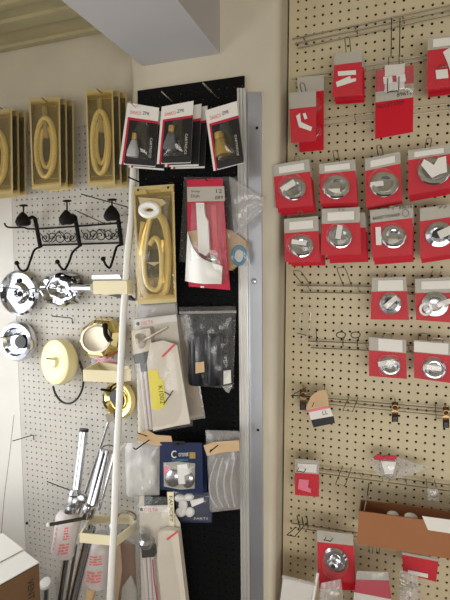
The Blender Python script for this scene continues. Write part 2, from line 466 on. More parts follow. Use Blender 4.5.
# ------------------------------------------------------------------ red carded packs
GREF = {}
def red_pack(q, hb, off, label, bub=None, tag=None, group='red carded drain parts on the cream board', front=True,
             sticker=(.15, .25, .85, .8), fit='chrome', lines=False, extra=None, square=2.0):
    b = bil(q, .5, 1)
    t = thing('blister_pack', label, 'carded pack', P(*b, off), group)
    MB().ppx(sub(q, 0, hb, 1, 1), off, .0012).build('backing_card', 'red', t)
    h = MB().ppx(sub(q, 0, 0, 1, hb-.003), off, .0012).build('card_header', 'header', t)
    if front:
        s = sticker
        if s: MB().ppx(sub(q, s[0], s[1]*hb, s[2], s[3]*hb), off+.0026, .0006).build('header_sticker', 'white', h)
        MB().ppx(grow(sub(q, 0, 0, 1, 1.0), 1.04), off+.0016, .0004).build('plastic_sleeve', 'sleeve', t)
    if bub:
        cu, cv, ru, rv = bub
        (x, y) = bil(q, cu, cv)
        o2 = off+.0022
        MB().dpx(x, y, ru, rv, o2, .016 if front else .011, n=square, flat=.62).build('blister', 'blister', t)
        if fit == 'chrome':
            c = P(x, y, o2+.001)
            R = ru*.0031
            MB().lathe(c+Vector((R*.1, 0, -R*.1)), (0.1, -1, .25), [(R*.72, 0), (R*.78, .004), (R*.62, .007), (R*.45, .006), (R*.34, .003), (R*.2, .003)], 28).build('drain_strainer', 'chrome', t)
        elif fit == 'dark':
            c = P(x, y, o2+.001); R = ru*.0031
            MB().lathe(c, (0, -1, .1), [(R*.7, 0), (R*.75, .005), (R*.5, .008), (R*.35, .004)], 24).build('drain_strainer', 'chrome', t)
            MB().lathe(c+Vector((R*.1, -.006, -R*.05)), (0, -1, .1), [(R*.4, 0), (R*.42, .003), (R*.3, .0034)], 20).build('rubber_washer', 'dark', t)
        elif fit == 'ringtag':
            c = P(x, y, o2+.001); R = ru*.0031
            MB().lathe(c, (0, -1, .1), [(R*.8, 0), (R*.85, .005), (R*.5, .008), (R*.35, .004)], 24).build('drain_strainer', 'chrome_sat', t)
            ring = [P(x-9+5.5*math.cos(TAU*k/24), y+5+5.5*math.sin(TAU*k/24), o2+.010) for k in range(24)]
            MB().tube(ring, .0036, 6, closed=True).build('white_washer', 'whitepl', t)
    if tag:
        for (cx, cy, w, hh, a) in tag:
            MB().ppx(rotrect(cx, cy, w, hh, a), off+.0135, .0005).build('price_tag', 'white', t)
    if extra: extra(t, q, off)
    return t
def shift(q, dx, dy, k=1.0):
    return [(p[0]+dx, p[1]+dy) for p in grow(q, k)]
def stack(q, hb, off, behind, where, label, peg_tip=None, **k):
    """front pack and the packs behind it on the same hook"""
    t = red_pack(q, hb, off, label, **k)
    names = ['second pack in %s', 'third pack in %s', 'rearmost pack in %s']
    for i, (dx, dy) in enumerate(behind):
        o = off-.022*(i+1)
        red_pack(shift(q, dx, dy, .985-.01*i), hb, o, names[i] % where, bub=(.5, .6, 11, 10), front=False, fit=None)
    if peg_tip:
        autopeg(q, off+.035, peg_tip, 'double wire hook holding %s' % where)
    return t

# first row (top)
def zig1(t, q, off):
    MB().ppx([(296, 116), (300, 113), (301, 122), (312, 127), (311, 131), (299, 127)], off+.004, .0008).build('printed_mark', 'white', t)
    MB().ppx(rotrect(305, 116, 3, 6, -20), off+.004, .0008).build('price_tag', 'white', t)
stack([(289, 93), (316, 90.5), (316, 140.5), (291, 143)], .32, .10, [(8, -16), (8, 10)], 'the first red stack in the top row', 'small red pack with a white angular print, first in the top row, hanging lowest',
      peg_tip=(302, 84), sticker=None, extra=zig1)
def zig2(t, q, off):
    MB().ppx(rotrect(347, 73, 18, 4.5, -4), off+.003, .0008).build('printed_mark', 'white', t)
    MB().ppx([(336, 82), (350, 76), (351, 79), (356, 78), (356, 81), (337, 87)], off+.003, .0008).build('price_tag', 'white', t)
stack([(335, 54), (362, 50), (362, 95), (332, 97)], .26, .10, [(2, 5), (3, 8)], 'the second red stack in the top row', 'red pack with slanted white labels fronting a thick stack, second in the top row',
      peg_tip=(347, 38), sticker=None, extra=zig2)
# H shaped pack with big red square
q = [(376, 58), (414, 55), (413, 132), (375, 139)]
t = thing('blister_pack', 'tall header card with plain red square below, third in the top row', 'carded pack', P(394, 136, .09), 'red carded drain parts on the cream board')
MB().ppx(sub(q, 0, .55, 1, 1), .09, .0012).build('backing_card', 'red', t)
h = MB().ppx(sub(q, 0, .42, 1, .548), .09, .0012).build('card_header', 'header', t)
text('FAUCET STEM', [(377, 105), (404, 100), (404, 104), (377, 109)], .0905, 'lettering', 'black', h)
text('89612', [(397, 93), (412, 90), (412, 94), (397, 97)], .0905, 'lettering', 'black', h)
MB().ppx(sub(q, .0, .15, .24, .42), .09, .0012).ppx(sub(q, .76, .13, 1, .36), .09, .0012).ppx(sub(q, .24, .24, .76, .32), .09, .0012).build('red_panel', 'crimson', t)
MB().ppx(sub(q, .24, .1, .76, .24), .09, .0012).ppx(sub(q, .24, .32, .76, .42), .09, .0012).build('white_panel', 'white', t)
MB().pillow([(375, 56), (415, 53), (414, 92), (376, 96)], .0925, .010).build('clear_blister', 'blister', t)
MB().ppx(rotrect(388, 80, 9, 7, -5), .0945, .001).ppx(rotrect(401, 78, 9, 7, -5), .0945, .001).build('faucet_stem', 'whitepl', t)
peg((393, 92), .15, (394, 56), 'long double wire hook hanging over the tall header card', w=9, mat_='wire_dark')
mb = MB()
for x in (391, 399.5):
    mb.tube([P(x+.5, 18, .03), P(x, 57, .035)], .0014, 6)
one(mb, 'hanger_wire', 'wire_dark', 'pair of vertical dark wires between the top rail and the tall header card', 'wire')
def zig4(t, q, off):
    MB().ppx([(443, 52), (455, 44), (462, 66), (452, 76), (448, 64)], off+.004, .001).build('printed_mark', 'white', t)
    MB().ppx(rotrect(442, 74, 12, 9, -6), off+.004, .001).build('price_tag', 'white', t)
stack([(428, 38), (470, 33), (470, 84), (426.5, 90)], .24, .10, [(1, 3), (1, 8)], 'the last red stack in the top row', 'red pack with a large white print, last of the top row at the frame edge',
      peg_tip=(443, 68), extra=zig4, sticker=(.12, .15, 1, .8))
# second row
stack([(273, 165), (309, 159), (313, 205), (276, 208.5)], .27, .115, [(2, 5), (3.5, 8)], 'the first stack in the second row', 'red pack with slanted tag in its bubble, first in the second row by the pillar',
      bub=(.48, .57, 14.5, 14.5), tag=[(288, 186, 16, 6, -32)], peg_tip=(297, 157))
stack([(319, 164), (355, 159.5), (357, 202), (320, 203)], .26, .11, [(1, 4), (2, 7)], 'the second stack in the second row', 'red pack with level white tag low in its bubble, second in the second row',
      bub=(.42, .58, 15, 14), tag=[(332, 191, 16, 4.5, -3)], peg_tip=(335, 151.5))
stack([(365, 159), (400, 151.5), (402, 200), (366, 207)], .25, .11, [(.5, 2), (1, 4)], 'the third stack in the second row', 'darker red pack with hazy round bubble and short white tag, third in the second row',
      bub=(.48, .57, 15.5, 15), tag=[(377, 184, 13, 5, -8)], peg_tip=(379, 146))
def zig8(t, q, off):
    MB().ppx([(421, 165), (424, 159), (434, 165), (438, 158), (446, 156), (447, 172), (440, 174), (432, 178)], off+.0235, .0006).build('price_tag', 'white', t)
stack([(408, 150.5), (450, 144.5), (451, 187), (408, 195)], .22, .11, [(.5, 4), (1, 7.5)], 'the fourth stack in the second row', 'bright red pack with a jagged white tag, last in the second row',
      bub=(.56, .52, 16.5, 15), extra=zig8, peg_tip=(429, 139))
# third row
stack([(284, 219), (318, 216), (320, 261), (285, 262)], .33, .11, [(3, 3), (6, 5)], 'the first stack in the third row', 'red pack with flat oval bubble and white strip, first in the third row',
      bub=(.45, .62, 14, 11), tag=[(299, 242.5, 15, 4.5, 8)], peg_tip=(300, 212), square=2.6)
stack([(322, 209), (359.6, 207), (361, 253.5), (321, 255)], .33, .12, [(6, 5), (8, 9)], 'the second stack in the third row', 'bright red pack with an upright white tag in its bubble, second in the third row',
      bub=(.44, .60, 13.5, 13), tag=[(339, 232, 5.5, 14, 10)], peg_tip=(341, 209))
def hd(t, q, off):
    text('89618', [(399, 206), (412, 204.5), (412, 208), (399, 209.5)], off+.002, 'lettering', 'black', t)
    text('BASKET STRAINER', [(373, 217), (400, 213), (400, 216), (373, 220)], off+.002, 'lettering', 'black', t)
    ring = [P(405.5+3.2*math.cos(TAU*k/20), 213+3.6*math.sin(TAU*k/20), off+.002) for k in range(20)]
    MB().tube(ring, .0006, 4, closed=True).build('printed_mark', 'black', t)
stack([(370, 210.5), (413, 204.6), (412, 254), (372, 257)], .27, .115, [(1, 5), (2, 8.5)], 'the third stack in the third row', 'red pack with printed grey header and concentric strainer rings, third in the third row',
      bub=(.50, .58, 13.5, 13), tag=[(378.5, 236, 5.5, 18, -2)], extra=hd, sticker=None, peg_tip=(391, 207))
stack([(420, 208.5), (460, 203), (460, 252), (420, 258)], .26, .11, [(.5, 3), (1, 6)], 'the fourth stack in the third row', 'red pack with a dark washer in its round bubble, last in the third row',
      bub=(.47, .58, 14.5, 13.5), tag=[(446, 232, 16, 8, -25)], fit='dark', sticker=None, peg_tip=(444, 206))
# fourth row
red_pack([(372, 278), (406, 277), (409, 320), (370.5, 319.5)], .33, .07, 'red pack with chrome ring and diagonal tag, left one of the fourth row', bub=(.52, .62, 12.5, 11.5),
         tag=[(391, 302, 16, 5, -40)], fit='dark', sticker=(.18, .2, .9, .95))
peg((389, 273), .10, (386, 283), 'small wire hook above the pack with chrome ring and diagonal tag', w=6)
red_pack([(415, 279), (456, 277), (457, 323), (416, 320)], .34, .07, 'red pack with a white ring washer, right one of the fourth row', bub=(.47, .60, 13, 12.5),
         tag=[(444, 303, 14, 5, -18)], fit='ringtag', sticker=(.15, .2, .9, .75))
peg((437, 271), .10, (431, 284), 'tall slanting wire hook above the pack with white ring washer', w=7)
# fifth row
red_pack([(369, 337), (406, 340), (407, 379), (369, 376)], .34, .07, 'red pack with squarish clear bubble, left one of the fifth row', bub=(.52, .67, 11.5, 10.5),
         tag=[(386, 363, 16, 5, -10)], square=4, sticker=(.25, .05, .9, .95))
peg((387.5, 333), .10, (386, 345), 'small wire hook above the pack with squarish bubble', w=7)
red_pack([(414, 340), (457, 343), (457, 384), (414, 378)], .32, .07, 'red pack with oval clear bubble, right one of the fifth row', bub=(.43, .66, 12.5, 11.5),
         tag=[(433, 368, 17, 5, 8)], sticker=(.0, .1, .8, .95))
peg((437, 339), .10, (436, 350), 'oval wire loop hook above the pack with oval bubble', w=10)
peg((423, 334), .05, (423, 345), 'grey wire loop left of the oval wire loop hook', w=8)
# sixth row
def pk(t, q, off):
    MB().ppx([(299, 479), (309, 480), (308, 487), (311, 489), (311, 493), (298, 489)], off+.003, .001).build('pink_label', 'pink', t)
red_pack([(295, 459), (319, 460.5), (319, 497), (295, 495)], .38, .06, 'small red pack with pink label alone near the pillar', sticker=(.1, .3, .9, .9), extra=pk)
peg((300, 472), .10, (306, 463), 'double wire hook through the small pack with pink label', w=7, mat_='wire_dark')
# seventh row
def drain(t, q, off):
    c = P(336, 559, off+.002)
    MB().lathe(c, (-.1, -1, .1), [(.036, 0), (.037, .006), (.030, .012), (.018, .012), (.016, .020), (.012, .022), (.0075, .022)], 36).build('tub_drain', 'chrome', t)
    MB().lathe(P(333.5, 566, off+.026), (-.1, -1, .1), [(.014, 0), (.014, .006), (.010, .008)], 24).build('drain_neck', 'chrome_sat', t)
    MB().lathe(P(333.3, 566.5, off+.0345), (-.1, -1, .1), [(.0065, 0), (.006, .0006)], 16).build('drain_hole', 'hole_dark', t)
    MB().dpx(336, 561, 14, 14, off+.002, .042, flat=.6).build('blister', 'blister', t)
stack([(317, 530), (353, 534.5), (355.5, 582), (318, 580)], .24, .10, [(1, 9)], 'the stack fronted by a big chrome tub drain', 'red pack holding a big chrome tub drain, left of the cardboard tray',
      sticker=None, extra=drain)
peg((327, 541), .15, (333, 533), 'double wire hook through the header of the tub drain pack', w=6, mat_='wire_dark')
def ws(t, q, off):
    MB().ppx([(408, 570), (428, 574), (428, 578), (408, 574)], off+.004, .001).build('header_sticker', 'white', t)
red_pack([(402, 552), (439, 559), (436, 582), (403, 573)], .12, .07, 'red pack with white strip hanging under the cardboard tray', sticker=None, extra=ws)

# empty pegs and small things
peg((297, 271.5), .06, (307, 286), 'slanting empty hook at the left end of the fourth row rail', w=8)
peg((341, 268.5), .06, (348, 287), 'slanting empty hook left of the pack with diagonal tag', w=8)
one(MB().tube([P(300, 345, .03), P(299.5, 330, .04), P(301, 314, .045), (P(305.5, 309.5, .045)), P(310.5, 313, .045), P(309, 328, .04), P(306, 340, .03)], .0024, 8, smooth=5),
    'wire_loop', 'hazebag', 'tall clear plastic loop standing at the left end of the fifth row rail', 'plastic loop')
peg((297, 333), .07, (312, 337), 'bent wire hook crossing the foot of the tall plastic loop', single=True, r=.0016)
one(MB().tube([P(316, 328, .05), P(316.5, 338, .02), P(317, 343, .012)], .0013, 6), 'peg_hook', 'wire_dark', 'short upright wire pin right of the tall plastic loop', 'hook')
for (cx, lab) in ((341, 'left curled wire end on the fifth row rail'), (355.5, 'right curled wire end on the fifth row rail')):
    ring = [P(cx+4.6*math.cos(TAU*k/14+.9), 335+3.0*math.sin(TAU*k/14+.9), .055) for k in range(13)]
    one(MB().tube(ring+[P(cx+2, 340, .03), P(cx+2, 346, .012)], .0015, 6, smooth=2), 'peg_hook', 'wire_dark', lab, 'hook')
# bronze clips and tan tag on the sixth rail
one(MB().tube([P(306, 387.5, .02), P(291, 395.5, .10), P(327, 397.5, .03)], .0014, 6), 'peg_hook', 'wire_dark', 'large triangular wire hook at the left end of the triple rail', 'hook')
def clip(x, y, h, label, w=6.5):
    t = thing('bronze_clip', label, 'clip', P(x, y+h, .05))
    m = MB()
    for k in range(9):
        pass
    prof = [P(x-w/2, y+3, .05), P(x-w/2, y+1, .054)]
    # curved strap: bulging front
    n = 10; vs = []; fs = []
    for i in range(n+1):
        a = i/n; yy = y+h*a; o = .046+.016*math.sin(math.pi*a)
        vs += [P(x-w/2, yy, o), P(x+w/2, yy, o), P(x-w/2, yy, o-.003), P(x+w/2, yy, o-.003)]
    for i in range(n):
        k = i*4
        fs += [(k, k+1, k+5, k+4), (k+2, k+6, k+7, k+3), (k, k+4, k+6, k+2), (k+1, k+3, k+7, k+5)]
    fs += [(0, 2, 3, 1), (n*4, n*4+1, n*4+3, n*4+2)]
    m.add(vs, fs).build('strap', 'bronze', t)
    ring = [P(x+w*.45*math.cos(TAU*k/16), y+h*.28+w*.4*math.sin(TAU*k/16), .064) for k in range(16)]
    MB().tube(ring, .0018, 6, closed=True).build('ring', 'bronze', t)
    MB().ppx([(x-w*.3, y+h*.62), (x+w*.35, y+h*.62), (x+w*.35, y+h), (x-w*.3, y+h)], .0575, .006).build('spring_block', 'dark', t)
    MB().tube([P(x, y+2, .05), P(x, y-3, .03), P(x, y-2, .018)], .0015, 6, smooth=3).build('hanging_eye', 'steel', t)
clip(303, 389, 21, 'bronze clip hanging beside the tan tag with black band')
clip(395, 402, 20, 'bronze clip hanging alone in the middle of the triple rail')
clip(446, 407, 21, 'bronze clip hanging at the right end of the triple rail')
t = thing('hang_tag', 'tan hang tag with white and black band, tilted on the triple rail', 'tag', P(320, 427, .07))
MB().ppx([(311, 396), (318, 391), (325, 390), (328, 396), (329, 408), (309, 412), (306, 408)], .070, .001).build('tag_card', 'tan', t)
MB().ppx([(308.5, 412.5), (330, 408), (333.5, 416), (311, 420)], .071, .0014).build('white_band', 'white', t)
MB().ppx([(311, 420), (333.5, 416), (335, 423), (313.5, 427.5)], .071, .0014).build('black_band', 'blackcard', t)
MB().ppx([(307, 410.5), (329, 406), (330, 408), (308.5, 412.5)], .0712, .0014).build('orange_edge', 'pink', t)
text('LL', [(322, 411), (327, 410), (328, 414), (323, 415)], .071, 'lettering', 'black', t)
peg((325, 384), .03, (324, 392), 'little hooked wire above the tan tag', single=True, r=.0013, mat_='wire_dark')
peg((312, 407), .10, (318, 394), 'thin wire across the face of the tan tag', single=True, r=.0011, mat_='wire_dark')
peg((347.5, 411.5), .075, (353.5, 397), 'empty double wire hook on the triple rail right of the tan tag', w=9)
peg((441, 419), .06, (440, 405), 'long wire loop left of the rightmost bronze clip', w=8)
peg((340, 485.5), .075, (347, 467), 'empty double wire hook on the rail right of the small pink labelled pack', w=9)
peg((367, 498), .05, (369, 483), 'single wire pin hanging just left of the clear cone pack', single=True, r=.0014, mat_='wire_dark')
t = thing('peg_hook', 'double wire hook with clear plastic end at the frame edge above the tray', 'hook', P(432, 497, .06))
MB().tube([P(426, 479, .02), P(428.5, 494, .07), P(433, 497, .075), P(437.5, 495, .07), P(434.5, 480, .02)], .0014, 6, smooth=3).build('wire', 'steel', t)
MB().pillow([(427, 488), (438, 489), (439, 502), (428, 501)], .07, .006, wr=.0004).build('plastic_end', 'hazebag', t)
# clear cone pack
t = thing('clear_cone_pack', 'clear flared plastic pack with dark red contents on the lower rail', 'clear pack', P(392, 482, .06))
n = 24; m = MB()
vs = []; fs = []
outl = [(369, 459), (376, 456), (386, 456), (400, 458), (418, 464), (431, 466.5), (419, 472), (408, 476), (397, 478.5), (386, 479), (378, 475), (372, 467)]
m.prism([P(x, y, .045) for x, y in outl], (0, .003, 0))
m.build('flared_film', 'hazebag', t)
MB().dpx(389, 467, 10, 9, .048, .03, n=3, flat=.5).build('cup', 'blister', t)
MB().ppx([(381, 461), (396, 462), (393, 474), (385, 474)], .056, .006).build('contents', 'whitepl', t)
MB().ppx([(373, 458), (378, 454.5), (385, 457), (383, 460), (375, 460)], .058, .006).ppx([(384, 456), (398, 456.5), (395, 460), (385, 459.5)], .056, .006).build('red_insert', 'crimson', t)
ring = [P(386+4*math.cos(TAU*k/16), 479+3.2*math.sin(TAU*k/16), .05) for k in range(16)]
one(MB().tube(ring, .0016, 6, closed=True), 'wire_ring', 'steel', 'small wire ring at the foot of the clear cone pack', 'ring')
# bottom rail clutter
one(MB().tube([P(296, 527, .02), P(287, 535, .09), P(295, 536.5, .09), P(303, 527, .02)], .0015, 6), 'peg_hook', 'wire_dark', 'parallelogram wire hook at the left end of the lowest rail', 'hook')
for (a, b, lab) in (((297, 516), (300, 528), 'first of three wire ends clustered on the lowest rail'), ((302, 517), (304, 528), 'second of three wire ends clustered on the lowest rail'), ((307, 518), (308, 529), 'third of three wire ends clustered on the lowest rail')):
    peg(a, .05, b, lab, single=True, r=.0016, mat_='wire_dark')
one(MB().tube([P(369, 546, .03), P(369.5, 552.5, .06), P(372.5, 553.5, .06), P(373, 546, .03)], .0012, 6), 'peg_hook', 'steel', 'left double wire hook poking out under the cardboard tray', 'hook')
one(MB().tube([P(376, 546, .03), P(376.5, 553.5, .06), P(379, 554, .06), P(379.5, 547, .03)], .0012, 6), 'peg_hook', 'steel', 'right double wire hook poking out under the cardboard tray', 'hook')

# ------------------------------------------------------------------ cardboard tray on the lower right
FO, BO = .16, .05
a, b_ = P(359, 511, FO), P(450, 523.5, FO)
d = (b_-a); L = .42
zt = a.z; tilt = Vector((d.x, 0, d.z)).normalized()
A = a; B = a+tilt*L; Ab = P(356.7, 544, FO); dn = Ab-a; dn.y = 0
t = thing('cardboard_tray', 'brown open cardboard tray hung across the lower right hooks', 'box', (A+B)/2+dn)
MB().prism([A, B, B+dn, A+dn], (0, .003, 0)).build('front_wall', 'card', t)
bk = Vector((0, FO-BO, P(367, 501, BO).z-A.z))
MB().prism([A+bk, B+bk, B+dn+bk, A+dn+bk], (0, .003, 0)).build('back_wall', 'card', t)
e = Vector((0, .003, 0))
MB().prism([A+e, A+bk, A+bk+dn, A+dn+e], (.003, 0, 0)).build('end_wall', 'card', t)
MB().prism([B+e, B+bk, B+bk+dn, B+dn+e], (-.003, 0, 0)).build('end_wall', 'card', t)
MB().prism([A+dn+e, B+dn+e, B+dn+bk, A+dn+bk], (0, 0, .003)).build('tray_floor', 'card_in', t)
one(MB().ball(P(393, 515, .11), .014, sx=1.2, sy=.9, sz=.8), 'white_fitting', 'whitepl', 'left rounded white fitting peeking over the tray rim', 'fitting')
one(MB().ball(P(411, 517, .11), .014, sx=1.3, sy=.9, sz=.8), 'white_fitting', 'whitepl', 'right rounded white fitting peeking over the tray rim', 'fitting')
one(MB().ppx([(422, 516), (466, 522), (466, 536), (428, 530)], [.1625]*4, .0008), 'paper_sheet', 'white', 'folded white paper sticking over the rim of the cardboard tray', 'paper')
one(MB().tube([P(364, 512, .165), P(366.5, 500, .12), P(369, 494, .05)], .0022, 6, smooth=3), 'peg_hook', 'chrome_sat', 'bright wire hook at the left end of the cardboard tray', 'hook')

# ------------------------------------------------------------------ packs standing along the bottom right on a shelf
zs = P(340, 640, .12).z
one(MB().box((xr0-.02, -.30, zs-.02), (.72, -.002, zs)), 'wooden_shelf', 'card', 'plain wooden shelf below the cream pegboard carrying loose packs', 'shelf')
def down(x, off, y0=600):           # pixel row where the shelf top is met
    lo, hi = 560., 720.
    for _ in range(40):
        mid = (lo+hi)/2
        if P(x, mid, off).z > zs: lo = mid
        else: hi = mid
    return lo-.3
o = .13
t = thing('bagged_sheet', 'white sheet in a clear bag at the foot of the pillar', 'clear pack', P(298, 640, o))
q = [(282, 575), (316, 583), (312, down(312, o)), (276, down(276, o))]
MB().ppx(grow(q, .93), o-.001, .002).build('white_sheet', 'white', t)
MB().pillow(q, o, .006).build('clear_bag', 'bag', t)
MB().ppx(sub(q, 0, 0, 1, .06), o+.003, .002).build('sealed_edge', 'hazebag', t)
o = .15
one(MB().tube([P(318, 573, .12), P(306, down(306, .17), .17)], .0045, 10), 'white_stick', 'whitepl', 'slim white stick leaning between the bagged sheet and plastic lump', 'stick')
o = .17
t = thing('clear_part_bag', 'crumpled clear bag with grey part below the tub drain pack', 'clear pack', P(332, 640, o))
q = [(321, 583), (341, 579), (350, down(350, o)), (314, down(314, o))]
MB().pillow(q, o, .022, wr=.004).build('clear_bag', 'hazebag', t)
MB().dpx(333, 597, 9, 9, o-.002, .012, n=3, hollow=False).build('grey_part', 'beigepart', t)
o = .14
t = thing('blister_pack', 'crimson and white pack standing on the shelf below the tray', 'carded pack', P(372, 640, o))
q = [(356, 572), (389, 573), (393, down(393, o)), (352, down(352, o))]
MB().ppx([(356, 580), (389, 581), (391, 599), (354, 592)], o, .0015).build('backing_card', 'crimson', t)
MB().ppx([(357, 571), (388, 572), (389, 580.5), (356, 579.5)], o, .0012).build('card_header', 'header', t)
MB().ppx([(354, 592.3), (391, 599.3), (393, down(393, o)), (351, down(351, o))], o, .0015).build('white_panel', 'white', t)
MB().pillow(q, o+.002, .010).build('clear_bag', 'bag', t)
o = .13
t = thing('clear_part_bag', 'crumpled clear bag of brass pieces right of the crimson and white pack', 'clear pack', P(408, 640, o))
MB().pillow([(400, 570), (418, 574), (426, down(426, o)), (394, down(394, o))], o, .03, wr=.006).build('clear_bag', 'hazebag', t)
g = MB()
for k in range(7):
    x, y = 402+random.random()*14, 578+random.random()*26
    g.ball(P(x, y, o+.006+random.random()*.008), .006+.003*random.random(), 8, 5, sx=1.3)
g.build('brass_pieces', 'beigepart', t)

# ------------------------------------------------------------------ packs on the black board: three cartridge packs
def cartridge(q, off, label, parts=True, brass_xy=None, cone=None, conemat='silvergrey', tilt=0):
    t = thing('cartridge_pack', label, 'carded pack', P(*bil(q, .5, 1), off), 'black blister cards at the top of the black board')
    MB().ppx(q, off, .0015).build('backing_card', 'white', t)
    MB().ppx(sub(q, .12, .27, 1, .97), off+.0008, .0007).build('black_panel', 'blackcard', t)
    MB().ppx(sub(q, .12, .23, 1, .27), off+.0009, .0008).ppx(sub(q, .07, .23, .13, 1), off+.0009, .0008).build('red_border', 'crimson', t)
    if parts:
        text('DANCO', sub(q, .12, .115, .46, .175), off+.0004, 'lettering', 'redink', t)
        text('ZPR', sub(q, .50, .10, .72, .155), off+.0004, 'lettering', 'black', t)
        text('CARTRIDGE', sub(q, .80, .52, .87, .86), off+.0014, 'lettering', 'white', t, side=True)
        bx, by = brass_xy
        cx, cy, r1, r2 = cone
        ax = P(bx, by, off+.012)-P(cx, cy, off+.012)
        MB().lathe(P(cx, cy, off+.015), ax, [(r2*.9, -.002), (r2, 0), (r2*.95, ax.length*.25), (r1, ax.length*.85)], 16).build('cartridge_body', conemat, t)
        MB().lathe(P(bx, by, off+.013), ax, [(r1*.95, -.006), (r1, 0), (r1*.95, .012), (r1*.6, .013)], 14).build('stem_top', 'brass', t)
        MB().ppx(sub(q, .15, .88, .98, .985), off+.004, .003).build('blister_foot', 'dark', t)
        qq = [bil(q, .42, .27), bil(q, .70, .27), bil(q, .88, .90), bil(q, .16, .90)]
        MB().pillow(qq, off+.003, .03, wr=.0006).build('blister', 'darkblister', t)
    return t
qa = [(127.5, 102.5), (159, 107.8), (155, 167), (119, 164)]
qb = [(161.7, 106.7), (193.5, 100.7), (190.5, 163), (156.7, 164)]
qc = [(205, 110.5), (236.7, 101), (244, 163), (213.5, 171)]
cartridge(qa, .215, 'cartridge card with ribbed silver cone, leftmost of the three top cards', brass_xy=(134.5, 137.5), cone=(132.5, 156, .008, .019))
cartridge(qb, .225, 'cartridge card with dark grey cone, middle one of the three top cards', brass_xy=(171.5, 130), cone=(170, 149, .009, .021), conemat='darkgrey')
cartridge(qc, .220, 'cartridge card with brass cone, rightmost and most tilted of the three top cards', brass_xy=(219.5, 137), cone=(223, 155, .014, .022), conemat='brass')
cartridge(shift(qb, 8, 3), .195, 'black card tucked directly behind the middle cartridge card', parts=False)
cartridge(shift(qb, 14, 5), .170, 'rearmost black card peeking out right of the middle cartridge card', parts=False)
cartridge(shift(qa, 9, 4, .98), .185, 'black card tucked behind the leftmost cartridge card', parts=False)
for tip, base, lab in (((130, 102), (141, 113), 'dark wire hook of the leftmost cartridge card'), ((161.7, 91.7), (181, 109), 'dark wire hook of the middle cartridge card'), ((203, 83), (224, 105.5), 'dark wire hook of the rightmost cartridge card')):
    peg(tip, .30, base, lab, single=True, r=.0022, mat_='chrome_sat', boff=.12)

# gold hose pack
def hose_pack(q, off, label, loc_px, tiltpx=0, depth=.035, full=True, tray='goldtray'):
    t = thing('hose_pack', label, 'hose pack', P(*loc_px, off), 'gold trays with coiled hose')
    m = MB()
    front = [P(*p, off+depth) for p in grow(q, .97)]; back = [P(*p, off) for p in q]
    # open tray: rim + four sloping walls + floor
    rim = [P(*p, off+depth) for p in q]; inn = [P(*p, off+depth) for p in grow(q, .88)]; fl = [P(*p, off+.004) for p in grow(q, .80)]
    bkq = [p for p in back]
    vs = rim+inn+fl+bkq
    fs = []
    for i in range(4):
        j = (i+1) % 4
        fs += [(i, j, 4+j, 4+i), (4+i, 4+j, 8+j, 8+i), (i, 12+i, 12+j, j)]
    fs += [(8, 9, 10, 11), (15, 14, 13, 12)]
    m.add(vs, fs).build('tray', tray, t, flat=True)
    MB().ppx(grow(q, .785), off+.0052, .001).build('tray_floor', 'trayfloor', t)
    return t
qB = [(132.5, 187), (174, 184), (176.5, 302), (138, 304.5)]
tB = hose_pack(qB, .165, 'amber tray pack with coiled brass hose and white ring at the centre', (157, 304))
off = .175
def hosepath(pts, off): return [P(x, y, off+(o if len(p) > 2 else 0)) for p in pts for (x, y, o) in [(p[0], p[1], p[2] if len(p) > 2 else 0)]]
MB().tube(hosepath([(144, 222), (141, 250), (140, 275), (144, 292), (155, 297), (165, 292), (168, 270), (168, 245), (165, 225), (158, 214), (150, 214)], off+.013), .0115, 8, smooth=6).build('hose', 'hose', tB)
MB().tube(hosepath([(150, 218), (146, 240), (144, 262), (147, 283), (155, 290), (161, 284), (162, 262), (160, 245), (155, 238), (150, 245)], off+.021), .0085, 8, smooth=6).build('hose', 'hose', tB)
MB().tube(hosepath([(152, 215), (145, 233), (141, 255)], off+.018), .011, 8, smooth=4).build('hose_sleeve', 'brass', tB)
MB().tube(hosepath([(163, 240), (162, 262), (164, 283)], off+.018), .009, 8, smooth=4).build('hose_sleeve', 'brass', tB)
ring = [P(150+7.8*math.cos(TAU*k/24), 210+5.4*math.sin(TAU*k/24), off+.022) for k in range(24)]
MB().tube(ring, .0125, 8, closed=True).build('white_ring', 'whitepl', tB)
MB().ppx([(138, 197), (162, 199), (166, 203), (160, 207), (140, 204)], off+.018, .004).build('white_label', 'white', tB)
MB().ppx([(143, 278), (165, 277), (166, 296), (146, 299)], off+.002, .001).build('printed_card', 'beigepart', tB)
MB().ppx([(147, 250), (160, 249), (161, 275), (148, 276)], off+.002, .001).build('dark_fitting', 'dark', tB)
MB().ppx([(146, 262), (160, 262), (154, 266)], off+.012, .002).build('hose_tag', 'white', tB)
MB().ppx([(134, 190), (145, 189), (147, 194), (136, 195)], .204, .002).build('rim_highlight', 'gold', tB)  # bright glint on the tray rim, drawn as a gold patch
MB().ppx([(160, 188), (173, 186), (173.5, 191), (161, 192)], .204, .002).build('rim_highlight', 'gold', tB)  # second painted glint on the rim
MB().pillow(grow(qB, .93), .2005, .006, wr=.0006).build('clear_cover', 'goldblister', tB)
for x, y in ((138, 190), (168, 187.5)):
    MB().lathe(P(x, y, .2045), (0, -1, 0), [(.004, 0), (.003, .001)], 12).build('rivet', 'dark', tB)
peg((128, 177), .29, (158, 190), 'black wire hook through the top of the amber tray pack', single=True, r=.0022, mat_='iron', boff=.12)
peg((173, 183), .24, (161, 180), 'short dark wire above the amber tray pack', single=True, r=.0014, mat_='iron', boff=.12)

